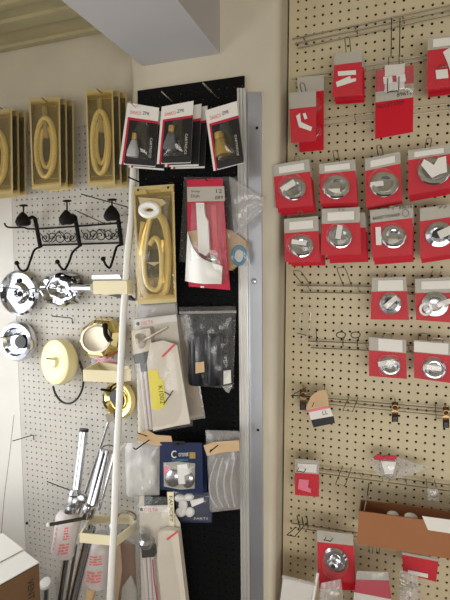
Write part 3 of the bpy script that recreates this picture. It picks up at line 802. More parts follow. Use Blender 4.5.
# three gold tray packs high on the left, each a row of packs
def gold_row(q, dpt, label, n=3, coil=True):
    for k in range(n):
        o = .13-.038*k
        lab = label if k == 0 else ('%s tray behind the %s' % (['second', 'third'][k-1], label))
        qq = q if k == 0 else shift(q, 7*k, 1.5*k, .98)
        t = hose_pack(qq, o, lab, bil(q, .5, 1), depth=.03)
        if k == 0 and coil:
            cx, cy = bil(q, .5, .55); w = (q[1][0]-q[0][0]); h = q[3][1]-q[0][1]
            ring = [P(cx+w*.30*math.cos(TAU*i/24), cy+h*.32*math.sin(TAU*i/24), o+.022) for i in range(24)]
            MB().tube(ring, .009, 8, closed=True).build('hose', 'hose', t)
            ring = [P(cx+1+w*.19*math.cos(TAU*i/24), cy+h*.22*math.sin(TAU*i/24), o+.014) for i in range(24)]
            MB().tube(ring, .007, 8, closed=True).build('hose', 'hose', t)
            MB().tube([P(cx-1, cy-h*.44, o+.018), P(cx+1, cy-h*.1, o+.018)], .009, 8).build('spray_handle', 'beigepart', t)
            MB().ppx(grow(q, .42), o+.006, .001).build('printed_card', 'wire_dark', t)
            MB().pillow(grow(q, .92), o+.0305, .004, wr=.0006).build('clear_cover', 'goldblister', t)
gold_row([(-22, 112), (12, 108), (13, 194), (-20, 197)], 0, 'gold tray pack cut off by the left edge')
gold_row([(29, 98), (60, 96.5), (61, 187), (32, 190)], 0, 'gold tray pack above the middle of the coat rack')
gold_row([(85.5, 90), (113, 88), (115, 185), (88.5, 187)], 0, 'gold tray pack with hose loop beside the pillar')
for x, lab in ((-3, 'the gold tray pack cut off by the left edge'), (45, 'the middle gold tray pack'), (100, 'the gold tray pack beside the pillar')):
    y = 106 if x < 0 else 101 if x < 60 else 92
    peg((x-3, y-3), .20, lerp((x+6, y+9), VPX, .04), 'wire hook carrying %s' % lab, single=True, r=.002, boff=.006)

# ------------------------------------------------------------------ red and white soap dish card with its clear bag and carton
t = thing('carton_roll', 'tan carton with blue ring label behind the crimson card', 'carton', P(238, 270, .14))
MB().ppx([(226, 229), (231, 230.5), (246, 241), (244.8, 259), (231, 270.5), (226, 270)], .150, .02).build('carton', 'tan', t)
ring = [P(239+7.2*math.cos(TAU*k/28)*.85, 255.5+8.5*math.sin(TAU*k/28), .151) for k in range(28)]
MB().tube(ring, .006, 6, closed=True).build('blue_ring', 'blue', t)
MB().dpx(239.2, 256, 4.5, 6, .1502, .002, hollow=False).build('label_centre', 'white', t)
t = thing('clear_bag', 'large crinkled clear bag spread behind the crimson card toward the aluminium strip', 'bag', P(220, 265, .142))
MB().pillow([(184, 177), (238, 177), (250, 266), (179, 262)], .155, .008, wr=.004, nu=20).build('bag_body', 'bag', t)
MB().pillow([(229, 176), (264, 198), (262, 212), (234, 236)], .1545, .008, wr=.005).build('bag_fold', 'hazebag', t)
t = thing('dish_card', 'crimson card with white plastic dish and grey header on the black pegboard', 'carded pack', P(210, 290, .18))
qd = [(186.8, 179.5), (222.4, 178.3), (230, 290), (188.6, 286.5)]
MB().ppx(qd, .180, .0015).build('backing_card', 'crimson', t)
h = MB().ppx([(187, 187), (224, 186.3), (225, 201), (187.3, 201.8)], .1815, .0012).build('card_header', 'header', t)
text('Soap', [(191, 190), (200, 190), (200, 193), (191, 193)], .1816, 'lettering', 'black', h)
text('Dish', [(191, 194.5), (199.5, 194.5), (199.5, 197.5), (191, 197.5)], .1816, 'lettering', 'black', h)
text('12', [(216, 189), (222, 189), (222, 193), (216, 193)], .1816, 'lettering', 'wire_dark', h)
text('089', [(215, 196), (223, 195.5), (223, 199), (215, 199.5)], .1816, 'lettering', 'wire_dark', h)
MB().ppx([(195.8, 202.8), (203.8, 202.8), (205, 216), (208, 221), (209.5, 251), (206, 256), (198.5, 252)], .192, .010).build('upright_bar', 'whitepl', t)
# dish scoop: curved front
m = MB(); n = 12; vs = []; fs = []
top = [(187.5, 231), (190, 240), (193, 248), (198, 255), (203, 259), (210, 262), (216, 264), (222.5, 266)]
bot = [(185, 281), (190, 282), (195, 283), (200, 283.5), (205, 284), (210, 284), (216, 284), (221.5, 284)]
for i, (a, b) in enumerate(zip(top, bot)):
    s = math.sin(math.pi*(i+.3)/8); 
    vs += [P(*a, .186+.028*s), P(*lerp(a, b, .6), .187+.034*s), P(*b, .186+.020*s), P(*b, .183), P(*a, .183)]
k = 5
for i in range(len(top)-1):
    for j in range(k):
        fs.append((i*k+j, i*k+(j+1) % k, (i+1)*k+(j+1) % k, (i+1)*k+j))
fs += [tuple(range(k)), tuple(reversed(range((len(top)-1)*k, len(top)*k)))]
m.add(vs, fs).build('soap_dish', 'whitepl', t)
MB().ppx([(188, 231.5), (197, 230), (198.5, 250), (193, 246)], .186, .003).build('dish_inner', 'tan', t)
MB().dpx(212, 259, 6, 5, .185, .014, hollow=False).build('drain_insert', 'chrome_sat', t)
MB().ppx([(211, 205), (216, 205), (218, 250), (213, 250)], .1822, .0006).build('printed_stripe', 'redink', t)
MB().pillow([(191, 203), (224, 202), (228, 282), (189, 283)], .1845, .034, wr=.001).build('blister', 'blister', t)
MB().ppx([(200.5, 286), (204, 286.2), (204, 288), (200.5, 287.8)], .1808, .0008).build('printed_mark', 'white', t)
peg((205, 178.5), .24, (209, 183), 'wire hook at the top of the crimson dish card', single=True, r=.0016, mat_='iron', boff=.12)

# ------------------------------------------------------------------ faucet packs (centre and bottom)
def faucet_pack(dx, dy, off, label, sticker):
    def T(p): return (p[0]+dx, p[1]+dy)
    def TT(ps): return [T(p) for p in ps]
    t = thing('faucet_pack', label, 'bagged faucet', P(*T((170, 432)), off), 'bagged faucet packs')
    MB().ppx(TT([(134, 320), (176, 315), (190, 424), (143, 431)]), off, .0012).build('backing_card', 'sheet', t)
    MB().ppx(TT([(134.5, 319.5), (176, 314.5), (177, 321), (135, 327)]), off+.001, .0008).build('card_strip', 'white', t)
    MB().lathe(P(*T((138, 323.8)), off+.0012), (0, -1, 0), [(.006, 0), (.006, .0006)], 16).build('printed_dot', 'black', t)
    text('DELTA', TT([(141, 321.5), (153, 320), (153.5, 324), (141.5, 325.5)]), off+.0016, 'lettering', 'redink', t)
    MB().ppx(TT([(131.5, 331), (150, 328), (152, 350), (133, 355)]), off+.026, .024).build('faucet_body', 'beigepart', t)
    MB().lathe(P(*T((142, 340)), off+.018), (0, -.6, 1), [(.020, -.03), (.022, 0), (.018, .02), (.010, .024)], 20).build('faucet_cap', 'beigepart', t)
    MB().tube([P(*T((143, 341)), off+.03), P(*T((168, 327)), off+.034)], [.0055, .004], 8).build('lever', 'beigepart', t)
    MB().ppx(TT([(133, 355), (151, 352), (152.5, 361), (135, 364)]), off+.024, .02).build('collar', 'wire_dark', t)
    MB().ppx(TT([(140, 363), (148, 362), (149, 371), (141, 372)]), off+.020, .016).build('shank', 'dark', t)
    m = MB()
    for x in (141, 145, 149):
        m.tube([P(*T((x, 368)), off+.013), P(*T((x+3, 397)), off+.013), P(*T((x+6.5, 429)), off+.012)], .0052, 8)
    m.build('supply_tube', 'milky', t)
    MB().tube([P(*T((149, 376)), off+.020), P(*T((152, 405)), off+.020), P(*T((155, 426)), off+.020)], .0024, 6).build('pink_line', 'magenta', t)
    s = MB().ppx(TT([(150, 343), (164, 340.5), (177, 345), (190, 423), (153, 431), (147, 362)]), off+.0265, .004).build('instruction_sheet', 'sheet', t)
    MB().ppx(TT([(161.5, 356), (163, 357.5), (176, 344.5), (174.5, 343)]), off+.0274, .0008).build('red_stroke', 'redink', s)
    if sticker:
        y = MB().ppx(TT([(148, 370), (157.5, 370), (159, 378), (163, 380), (166.5, 404), (160, 410), (152, 409)]), off+.0276, .001).build('yellow_sticker', 'yellow', s)
        text('K1002', TT([(158, 386), (162.5, 385.5), (165, 403), (160.5, 404)]), off+.0279, 'lettering', 'black', y, side=True)
        g = MB()
        for a, b in (((164.5, 392), (171, 395.5)), ((173, 390.5), (163.5, 404.5))):
            g.tube([P(*T(a), off+.0276), P(*lerp(T(a), T(b), .5), off+.0276), P(*T(b), off+.0276)], .0017, 5)
        g.build('ink_cross', 'black', s)
    MB().pillow(TT([(131, 317), (178, 311), (193, 426), (141, 434)]), off+.003, .046, wr=.002).build('clear_bag', 'bag', t)
    return t
# card behind
t = thing('tan_card', 'tan backing card showing behind the centre faucet pack', 'card', P(192, 418, .15))
MB().ppx([(172, 318), (186, 316), (203.5, 416), (188, 419)], .134, .0015).build('card', 'tan', t)
MB().pillow([(170, 316), (188, 314), (205.5, 418), (186, 421)], .1345, .004).build('clear_bag', 'hazebag', t)
t = thing('faucet_pack', 'faucet pack tucked behind the centre one, only its top edge showing', 'bagged faucet', P(156, 330, .16), 'bagged faucet packs')
MB().ppx([(137, 306), (175, 303.5), (180, 400), (142, 404)], .152, .0012).build('backing_card', 'header', t)
text('DELTA', [(140, 308.5), (150, 307.8), (150, 311), (140, 312)], .1525, 'lettering', 'black', t)
MB().pillow([(135, 304.5), (177, 302), (181, 402), (141, 406)], .154, .006).build('clear_bag', 'hazebag', t)
faucet_pack(0, 0, .185, 'bagged faucet with yellow sticker and inked cross at the centre', True)

peg((193, 319), .16, (196, 322), 'short wire hook holding the tan card behind the centre faucet pack', single=True, r=.0016, mat_='iron', boff=.115)
peg((176, 443.5), .225, (186, 446), 'wire hook holding the windowed navy card', single=True, r=.0018, mat_='iron', boff=.115)
# bottom faucet pack
off = .20
t = thing('faucet_pack', 'bagged faucet without sticker at the bottom of the black pegboard', 'bagged faucet', P(166, 652, off), 'bagged faucet packs')
MB().ppx([(139, 506), (170, 505), (180, 523), (194, 650), (143, 652)], off, .0012).build('backing_card', 'sheet', t)
MB().ppx([(139.5, 506.5), (168, 506.5), (168, 512), (139.5, 512.5)], off+.001, .0008).build('card_strip', 'white', t)
MB().lathe(P(141.5, 509.5, off+.0012), (0, -1, 0), [(.006, 0), (.006, .0006)], 16).build('printed_dot', 'black', t)
text('DELTA', [(144.5, 508), (158, 508), (158, 511.5), (144.5, 511.5)], off+.0016, 'lettering', 'redink', t)
sd = MB().ppx([(167, 492), (173.5, 492), (174.5, 527), (169.5, 528.5)], off+.002, .0012).build('side_label', 'cream', t)
text('FAUCET', [(169, 496), (172.5, 496), (173, 522), (170, 522)], off+.0022, 'lettering', 'black', sd, side=True)
MB().lathe(P(146, 538, off+.018), (0, -.3, 1), [(.024, -.026), (.026, -.02), (.024, -.008), (.014, 0), (.016, .014), (.012, .028), (.006, .03)], 22).build('faucet_body', 'chrome_sat', t)
MB().ppx([(141, 548), (153, 547), (154, 557), (142, 558)], off+.022, .018).build('collar', 'wire_dark', t)
m = MB()
for x in (144.5, 148.5, 152.5):
    m.tube([P(x, 556, off+.014), P(x+3, 600, off+.014), P(x+6, 645, off+.014)], .0058, 8)
m.build('supply_tube', 'milky', t)
MB().tube([P(152.5, 560, off+.022), P(154, 580, off+.022), P(158, 605, off+.022), P(160, 640, off+.022)], .0022, 6).build('pink_line', 'magenta', t)
s = MB().ppx([(158, 533), (166, 530), (178, 532), (191, 645), (166, 648), (157, 560)], off+.026, .022).build('instruction_sheet', 'sheet', t)
MB().ppx([(166.5, 538.5), (167.5, 540.5), (178, 532.5), (177, 530.8)], off+.0266, .0005).build('red_stroke', 'redink', s)
MB().pillow([(134, 496), (172, 497), (196, 652), (139, 654)], off+.003, .044, wr=.002).build('clear_bag', 'bag', t)

# zip bag with two black cylinders
t = thing('zip_bag', 'clear zip bag holding two black cylinders on the black pegboard', 'bag', P(210, 390, .16))
for x0, x1 in ((189.5, 206), (207, 223)):
    a, b = P((x0+x1)/2-.5, 334.5, .168), P((x0+x1)/2-.5, 384, .168)
    r = (P(x1, 350, .168)-P(x0, 350, .168)).length/2
    MB().lathe(b, a-b, [(r*.9, 0), (r, .006), (r, (a-b).length-.006), (r*.94, (a-b).length)], 24).build('cylinder', 'cyl', t)
MB().ppx([(195.5, 362.5), (204, 361.5), (204.5, 372), (195.5, 373.5)], .198, .001).build('tan_sticker', 'tan', t)
MB().ppx([(223.5, 371), (230.5, 370), (231, 383), (223.5, 384.5)], .178, .004).build('white_tag', 'white', t)
MB().pillow([(178.7, 307), (236, 306), (233.5, 389), (187.5, 385)], .158, .040, wr=.004, nu=20, nv=22, back=.004).build('clear_bag', 'bag', t)
MB().ppx([(179, 311.5), (236, 310.5), (236, 313), (179.2, 314)], .166, .002).build('zip_seal', 'hazebag', t)
MB().pillow([(222, 386), (233, 384), (229, 393), (226, 392)], .165, .003, 5, 5, wr=.001).build('bag_corner', 'hazebag', t)

# lower middle packs
t = thing('milky_bag', 'milky white bag with round gasket left of the navy card', 'bag', P(142, 496, .18))
MB().dpx(142, 473, 15, 19, .184, .016, hollow=False, flat=.6).build('white_gasket', 'whitepl', t)
MB().ppx([(140.5, 469), (143, 478), (144.5, 478), (142, 468)], .2015, .001).build('slot', 'beigepart', t)
MB().pillow([(125, 443), (160, 442.5), (159.5, 495), (126.5, 497)], .180, .026, wr=.003).build('bag_body', 'whitebag', t)
t = thing('kraft_header', 'crumpled kraft paper header above the milky white bag', 'paper', P(155, 444, .19))
m = MB(); m.ppx([(137, 434), (147, 430), (156, 435), (171, 436), (172.5, 443), (158, 446), (150, 443), (138, 441)], [.19, .20, .193, .20, .19, .197, .19, .195], .0012)
m.build('paper', 'tan', t)
one(MB().tube([P(154.5, 436.5, .15), P(142, 445, .25), P(136, 449.5, .28), P(133.5, 448, .285)], .002, 7), 'peg_hook', 'iron', 'dark bent wire hook over the milky white bag', 'hook')
peg((138, 433), .25, (158, 440), 'thin dark wire crossing the kraft paper header', single=True, r=.0015, mat_='iron', boff=.12)
def navy(q, off, label, base):
    t = thing('navy_pack', label, 'carded pack', P(*base, off), 'navy carded packs')
    MB().ppx(q, off, .0015).build('backing_card', 'navy', t)
    return t
t = navy([(166, 441), (205.5, 443), (207, 495), (168, 492)], .165, 'plain navy card hidden behind the navy card with clear window', (188, 494))
t = navy([(172, 490), (212.5, 492), (212, 523), (180.5, 522.5)], .168, 'navy card with white bone shaped plastic parts, below the windowed navy card', (195, 523))
m = MB()
for x, y, rx, ry in ((180, 498, 5.5, 3.8), (189, 497, 5, 3.6), (181, 512, 5.5, 5), (190, 512, 4.6, 5)):
    m.dpx(x, y, rx, ry, .170, .010, hollow=False, seg=18, rings=5)
m.dpx(183, 505, 4.5, 6, .169, .008, hollow=False, seg=18, rings=5)
m.build('plastic_clip', 'whitepl', t)
MB().ppx([(190, 501), (203, 498), (204, 502), (192, 507)], .178, .006).build('white_spout', 'whitepl', t)
text('PARTS', [(194, 517.5), (208, 517.5), (208, 519.5), (194, 519.5)], .1685, 'lettering', 'white', t)
MB().pillow([(173, 491), (212, 493), (211, 522), (180, 521)], .170, .014, wr=.001).build('blister', 'blister', t)
t = navy([(160, 442), (202, 443), (203, 494), (160.5, 489.5)], .195, 'navy card with clear window of silver fittings and white C logo', (181, 493))
MB().ppx([(172, 441), (185, 441.5), (183, 446), (174, 446)], .1965, .001).build('hang_tab', 'dark', t)
cc = [P(174.5+2.7*math.cos(a), 454.3+3.2*math.sin(a), .1962) for a in [math.radians(50+i*26) for i in range(11)]]
MB().tube(cc, .0021, 6).build('logo', 'white', t)
text('oronet', [(178.5, 452.3), (188.5, 452), (188.5, 456.2), (178.5, 456.6)], .196, 'lettering', 'white', t)
text('PLUMBING', [(172, 459), (188, 459), (188, 461), (172, 461)], .196, 'lettering', 'blue', t)
MB().ppx([(189.5, 452.3), (195.3, 452.3), (195.3, 458.5), (189.5, 458.5)], .1965, .0008).build('gold_label', 'brass', t)
MB().ppx([(163.5, 463), (178, 461.5), (195, 463.5), (194.5, 488.5), (180, 489.5), (164, 486.5)], .1962, .0008).build('window_panel', 'header', t)
MB().ppx([(163.8, 467), (168, 465.5), (169.5, 471), (167, 475), (164, 474)], .198, .001).build('pink_label', 'pink', t)
MB().dpx(173, 478, 8, 9, .197, .012, hollow=False).dpx(188, 480, 6.5, 8, .197, .010, hollow=False).build('chrome_fitting', 'chrome_sat', t)
MB().ppx([(177, 465), (187, 464), (188.5, 474), (184, 476), (185, 484), (178.5, 484)], .210, .012).build('white_block', 'whitepl', t)
MB().pillow([(163, 462.5), (195.5, 463), (195, 489), (163.5, 487)], .1975, .018, wr=.001).build('window_blister', 'blister', t)
t = thing('tube_bag', 'clear bag of white tubing with kraft paper header, beside the aluminium channel', 'bag', P(224, 511, .17))
m = MB()
for k in range(4):
    x0 = 211+k*6
    m.tube([P(x0+6, 458, .172), P(x0-1+k, 480, .180), P(x0+k*1.2, 497, .180), P(x0+6, 507, .174)], .0026, 7, smooth=5)
m.build('white_tubing', 'milky', t)
MB().pillow([(205.5, 430), (240, 431), (240.5, 509), (209.5, 512.5)], .168, .026, wr=.003, nu=16, nv=22).build('bag_body', 'hazebag', t)
MB().ppx([(203.5, 445.5), (214, 442), (239, 440.3), (239.5, 451), (222, 452.5), (207, 456)], .200, .0012).build('paper_header', 'tan', t)
one(MB().tube([P(222, 442, .15), P(212, 450, .26), P(210, 452, .27), P(211, 449.5, .275)], .0018, 7), 'peg_hook', 'iron', 'dark bent wire hook on the kraft header of the tubing bag', 'hook')

# ------------------------------------------------------------------ black iron coat hook rack on the left board
t = thing('coat_rack', 'black wrought iron coat rack with three hooks and scrollwork', 'coat rack', P(80, 247, .02))
MB().tube([P(4.5, 223, .05), P(6, 226, .045), P(10, 227.5, .035), P(24, 227.5, .025), P(37, 229, .02), P(121, 223, .02)], .0034, 8, smooth=3).build('top_bar', 'iron', t)
MB().tube([P(39, 245.3, .02), P(121.5, 242.8, .02)], .0034, 8).build('bottom_bar', 'iron', t)
posts = [((35, 218.5), (40.5, 247.5)), ((75, 216.5), (80, 246.5)), ((117.5, 214), (121.7, 245.5))]
hooks = [[(40.5, 247), (34.5, 250), (30.5, 260), (26.5, 270), (20.6, 270), (16.7, 263)],
         [(79.5, 246), (72.7, 252.2), (69, 262), (64.7, 269.3), (60.5, 267), (57.5, 261.8)],
         [(121, 245), (116.7, 247), (113.6, 257), (110, 267.3), (106, 265), (103.2, 259)]]
blobs = [(23.5, 219, 205.5), (67, 217.5, 201), (112, 213.5, 199.8)]
for (a, b), hk, (bx, by, ky) in zip(posts, hooks, blobs):
    p = MB().tube([P(*a, .022), P(*b, .022)], .0078, 8).build('post', 'iron', t)
    offs = [.025, .04, .065, .09, .10, .105]
    h = MB().tube([P(x, y, o) for (x, y), o in zip(hk, offs)], .0042, 8, smooth=5).build('lower_hook', 'iron', t)
    MB().ball(P(*hk[-1], .106), .0085).build('ball_tip', 'iron', h)
    # upper arm with leaf shaped finial
    u = MB().tube([P(a[0], a[1], .022), P(a[0]-3, a[1]-1.5, .05), P(bx+4, by+1, .075)], .0062, 8, smooth=4).build('upper_arm', 'iron', t)
    f = MB().lathe(P(bx, by+6.5, .078), (0.05, -.1, 1), [(.014, -.002), (.026, .003), (.029, .014), (.023, .029), (.014, .041), (.005, .050)], 12)
    f.dpx(bx-3.5, by+4.5, 3.6, 3.4, .08, .012, hollow=False, seg=12, rings=4)
    f.build('finial', 'iron', u)
    m = MB().tube([P(bx, by-5, .078), P(bx, ky, .078)], .0028, 6)
    m.ball(P(bx, ky, .078), .0085, sx=2.4, sz=.55)
    m.build('finial_knob', 'iron', u)
def spiral(cx, cy, r, turns, a0, sgn):
    pts = []
    for k in range(int(turns*12)+1):
        q = k/(turns*12); a = a0+sgn*TAU*turns*q; rr = r*(1-.85*q)
        pts.append(P(cx+rr*math.cos(a), cy+rr*math.sin(a), .02))
    return pts
m = MB()
for x0, x1, y in ((40, 77, 237.2), (81, 118, 234.8)):
    w = x1-x0
    for fx, sg, a0, r in ((.14, 1, -1.2, 5.2), (.32, -1, 1.6, 5.4), (.52, 1, -1.8, 6.6), (.72, -1, 1.4, 5.4), (.88, 1, -1.2, 5.2)):
        m.tube(spiral(x0+w*fx, y+(.8 if sg > 0 else -.4), r, 1.35, a0, sg), .0018, 6)
    m.tube([P(x0, y-4, .02), P(x0+w*.25, y+5, .02), P(x0+w*.5, y-5, .02), P(x0+w*.75, y+5, .02), P(x1, y-4, .02)], .0017, 6, smooth=5)
m.build('scrollwork', 'iron', t)

# ------------------------------------------------------------------ escutcheons and rings on the left board
axw = (0, -1, 0)
t = thing('escutcheon', 'round chrome escutcheon with three holes at the upper left edge', 'escutcheon', P(20, 315, .03))
c = P(20.5, 293, .03)
MB().lathe(c, (.12, -1, .05), [(.088, 0), (.089, .010), (.080, .018), (.068, .012), (.045, .008), (.038, .020), (.028, .024), (.016, .022), (.012, .010)], 48).build('plate', 'chrome', t)
for dx, dy in ((-11, 5), (-2, -12), (10, 6)):
    MB().lathe(P(20.5+dx, 293+dy, .041), (.12, -1, .05), [(.009, 0), (.0085, .002)], 18).build('hole', 'hole_dark', t)
MB().lathe(P(20, 294, .053), (.12, -1, .05), [(.012, 0), (.011, .001)], 18).build('hole', 'hole_dark', t)
peg((-1, 287), .22, (30, 290), 'wire hook through the round chrome escutcheon with three holes', single=True, r=.0022, mat_='wire_dark')
t = thing('escutcheon', 'scalloped chrome plate with lever beside the cream bracket', 'escutcheon', P(64, 306, .03))
c = P(63, 289, .03)
MB().lathe(c, (.10, -1, .12), [(.066, 0), (.068, .008), (.058, .022), (.047, .012), (.038, .012), (.032, .030), (.024, .028), (.014, .016), (.006, .022)], 48, mod=lambda a: 1+.05*math.cos(8*a), squash=1.42).build('plate', 'chrome', t)
MB().tube([P(74, 288, .06), P(84, 288, .085), P(93, 288, .10)], [.016, .012, .015], 12).build('lever', 'chrome', t)
MB().tube([P(56, 276, .045), P(68, 279, .05), P(76, 282, .05)], .006, 8, smooth=3).build('dark_rim_slot', 'iron', t)
t = thing('escutcheon', 'round chrome escutcheon ring with dark centre, lower of the two round chrome ones', 'escutcheon', P(20, 361, .03))
c = P(19.5, 341, .03)
MB().lathe(c, (.12, -1, .05), [(.080, 0), (.081, .012), (.072, .026), (.058, .028), (.050, .014), (.034, .010), (.026, .018)], 48).build('plate', 'chrome', t)
MB().lathe(P(20.5, 342, .046), (.12, -1, .05), [(.026, 0), (.025, .003)], 24).build('dark_centre', 'dark', t)
peg((-2, 338), .16, (24, 333), 'wire hook through the lower round chrome escutcheon', single=True, r=.0024, mat_='wire_dark')
t = thing('amber_disc', 'thick pale amber plastic disc hanging left of the gold plates', 'plastic disc', P(62, 387, .03))
c = P(65, 361, .030)
MB().lathe(c, (-.25, -1, .10), [(.078, 0), (.088, .010), (.090, .030), (.084, .048), (.066, .056), (.040, .052), (.022, .046), (.016, .056), (.006, .057)], 48).build('disc', 'amber', t)
MB().lathe(P(61, 362, .066), (-.25, -1, .10), [(.030, 0), (.031, .004), (.026, .007), (.012, .006)], 28).build('hub', 'amber', t)
MB().lathe(c+Vector((0, .004, 0)), (-.25, -1, .10), [(.070, 0), (.074, .006), (.02, .008)], 40).build('inner_plate', 'cream', t)
peg((47, 358.5), .15, (62, 360), 'short wire hook through the amber plastic disc', single=True, r=.0022, mat_='wire_dark')
one(MB().tube([P(53, 386, .03), P(55.5, 394, .03), P(61, 401, .03), P(68, 403.5, .03), P(76, 400, .03), P(81.5, 391, .03), P(83.5, 380, .03), P(82.5, 370, .03), P(79.5, 362, .03)], .0042, 8, smooth=6),
    'black_hose', 'rubber', 'black rubber hose loop hanging below the amber disc', 'hose')
t = thing('gold_plate', 'polished gold octagonal plate with silver bowl between two cream brackets', 'escutcheon', P(104, 358, .03))
c = P(104, 338.5, .03)
MB().lathe(c, (-.05, -1, .28), [(.078, 0), (.082, .012), (.070, .030), (.052, .040)], 8, rot=.35, squash=1.30).build('octagon', 'gold', t, flat=True)
MB().lathe(c+Vector((-.004, -.044, .006)), (-.05, -1, .28), [(.050, 0), (.054, .003), (.046, .004), (.042, -.010), (.026, -.018), (.01, -.018)], 32, squash=1.25).build('bowl', 'beigepart', t)
MB().tube([P(105, 327, .095), P(106, 335, .09), P(110, 341, .085)], .0085, 10, smooth=4).ball(P(105, 326, .096), .011).build('dark_spout', 'iron', t)
t = thing('red_tag_bag', 'small clear bag with pink and red label under the octagonal gold plate', 'bag', P(104, 370, .06))
MB().ppx([(94, 357), (108, 359), (119, 363), (118, 369), (106, 368), (97, 363)], .075, .002).build('label_card', 'pink', t)
MB().ppx([(101, 362), (117, 365), (117, 369), (104, 368)], .0765, .001).build('red_band', 'crimson', t)
MB().pillow([(91, 355), (119, 357), (121, 371), (90, 369)], .0775, .008, wr=.001).build('clear_bag', 'bag', t)
t = thing('gold_ring', 'polished gold ring hanging below the middle cream bracket', 'escutcheon', P(121, 418, .03))
c = P(120.5, 399, .03)
MB().lathe(c, (-.08, -1, .1), [(.068, 0), (.072, .008), (.064, .024), (.050, .020), (.040, .010), (.034, .012), (.022, .004)], 44).build('ring', 'gold', t)
MB().lathe(P(116, 397, .046), (-.08, -1, .1), [(.028, 0), (.026, .004), (.018, .004)], 24).build('dark_centre', 'dark', t)
peg((101.5, 389.5), .14, (113, 391), 'stubby dark hook through the gold ring', single=True, r=.0046, mat_='iron')
for tip, to, base, tail, lab in (((12.7, 441), .16, (34, 435), .02, 'bare peg hook low on the white pegboard near the left wall'),
                           ((52, 316), .12, (72.5, 318.5), .02, 'bare peg hook below the scalloped chrome plate'),
                           ((81, 194), .16, (127, 207), 0, 'upper bare wire hook above the coat rack'),
                           ((77, 211), .13, (104, 223.5), 0, 'lower bare wire hook crossing the coat rack'),
                           ((47, 481.5), .12, (73, 491.5), 0, 'thin bare wire hook beside the left soap bottle')):
    peg(tip, to, base, lab, single=True, r=.0018, mat_='wire_dark', tail=tail)
one(MB().lathe(P(27, 523, .0), axw, [(.006, 0), (.006, .002), (.003, .004)], 14), 'screw', 'iron', 'dark screw near the left edge of the white pegboard', 'screw')

# ------------------------------------------------------------------ white leaning pole with cream brackets
pole_px = [(133.5, 168, .135), (132, 215, .150), (127.5, 255, .163), (122.5, 330, .188), (119.5, 400, .21), (117, 450, .228), (114, 525, .255), (110, 600, .282)]
pts = [P(x, y, o) for x, y, o in pole_px]
# straight fit of the pole down to the floor
top_, bot_ = pts[0], pts[-1]
dirp = (bot_-top_)
foot = top_+dirp*((top_.z-.0)/(top_.z-bot_.z))
t = thing('caddy_pole', 'slim white leaning pole with three cream bracket rings in front of the black pegboard', 'caddy', foot)
MB().tube(pts+[foot], .0115, 14).build('pole', 'polewhite', t)
def band(ring, h, name='bracket'):
    """cream band standing on edge along a closed outline of points"""
    vs = []; fs = []; n = len(ring)
    c = sum(ring, Vector())/n
    for p in ring:
        inn = c+(p-c)*.93
        for q in (p, inn):
            vs += [q+Vector((0, 0, h/2)), q-Vector((0, 0, h/2))]
    for i in range(n):
        a, b = i*4, ((i+1) % n)*4
        fs += [(a, a+1, b+1, b), (a+2, b+2, b+3, a+3), (a, b, b+2, a+2), (a+1, a+3, b+3, b+1)]
    return MB().add(vs, fs).build(name, 'cream', t)
z1 = P(127, 287, .175).z
band([PZ(94, 287, z1) if False else P(93, 287.5, .20), P(127, 287.3, .19), P(133, 287.3, .16), P(131, 289, .125), P(100, 289, .06)], .043)
zz = P(120, 376, .21).z
band([P(83, 375.5, .20), P(119, 377, .182), P(131, 374.5, .165), P(130, 372, .14), P(98, 367, .10)], .040)
zz = P(117, 541, .243).z
band([PZ(79.5, 538, zz), PZ(117, 541.5, zz), PZ(137.5, 526, zz), PZ(131, 519, zz), PZ(91, 519, zz)], .032)
for pxy, k in (((126.5, 288), .17), ((121, 376), .21), ((114, 535), .262)):
    pass
MB().tube([P(117, 455, .235), P(121, 447, .22), P(126, 444, .21)], .005, 8).build('clip', 'polewhite', t)
one(MB().ppx([(92, 275.5), (119, 274.8), (121, 278.6), (92, 279)], .13, .03), 'chrome_bar', 'chrome', 'short flat chrome bar resting on the top cream bracket', 'bar')
one(MB().ppx([(107, 295), (127, 294.5), (133.5, 301), (127, 300)], .12, .02), 'black_wedge', 'dark', 'black wedge shaped piece under the top cream bracket', 'wedge')
g = MB().tube([P(113, 531, .25), P(113, 526, .24)], .007, 8).ball(P(112, 526, .245), .009)
g.build('screw_knob', 'whitepl', t)

# ------------------------------------------------------------------ chrome tubes, valves and soap bottles at lower left
def toz(a, b):          # extend the line a->b to the floor
    return a+(b-a)*((a.z-.005)/(a.z-b.z))
def rod(a, ao, b, bo, r, name, material, label, cat, floor=False, extra=None, cap=None):
    A, B = P(*a, ao), P(*b, bo)
    if floor: B = toz(A, B)
    t = thing(name, label, cat, B)
    MB().tube([A, B], r, 16).build('shaft', material, t)
    if cap:
        d = (A-B).normalized()
        MB().tube([A-d*.002, A+d*.008], r*1.12, 16).build('end_cap', cap, t)
    if extra: extra(t)
    return t
def valve1(t):
    m = MB().lathe(P(75, 498, .15), (.05, 0, 1), [(.020, -.035), (.026, -.02), (.026, .0), (.020, .012), (.022, .02), (.015, .034)], 20)
    m.lathe(P(82, 498, .155), (1, -.3, .1), [(.013, -.02), (.016, 0), (.016, .02), (.010, .03)], 16)
    m.lathe(P(70, 509, .16), (0, 0, 1), [(.016, -.02), (.018, 0), (.014, .02)], 16)
    m.build('valve_body', 'chrome_sat', t)
rod((84, 431), .09, (76, 494), .145, .0155, 'chrome_tube', 'chrome', 'ribbed chrome tube with black rim ending in a valve above the left bottle', 'tube', extra=valve1, cap='rubber')
def conn(t):
    m = MB().ppx([(105, 415), (113, 413), (115, 420), (108, 423)], .072, .022)
    m.build('hex_connector', 'steel', t)
rod((109.5, 419), .06, (78, 515), .11, .0052, 'thin_rod', 'chrome_sat', 'thin grey rod with square connector rising behind the wide chrome tube', 'rod', extra=conn)
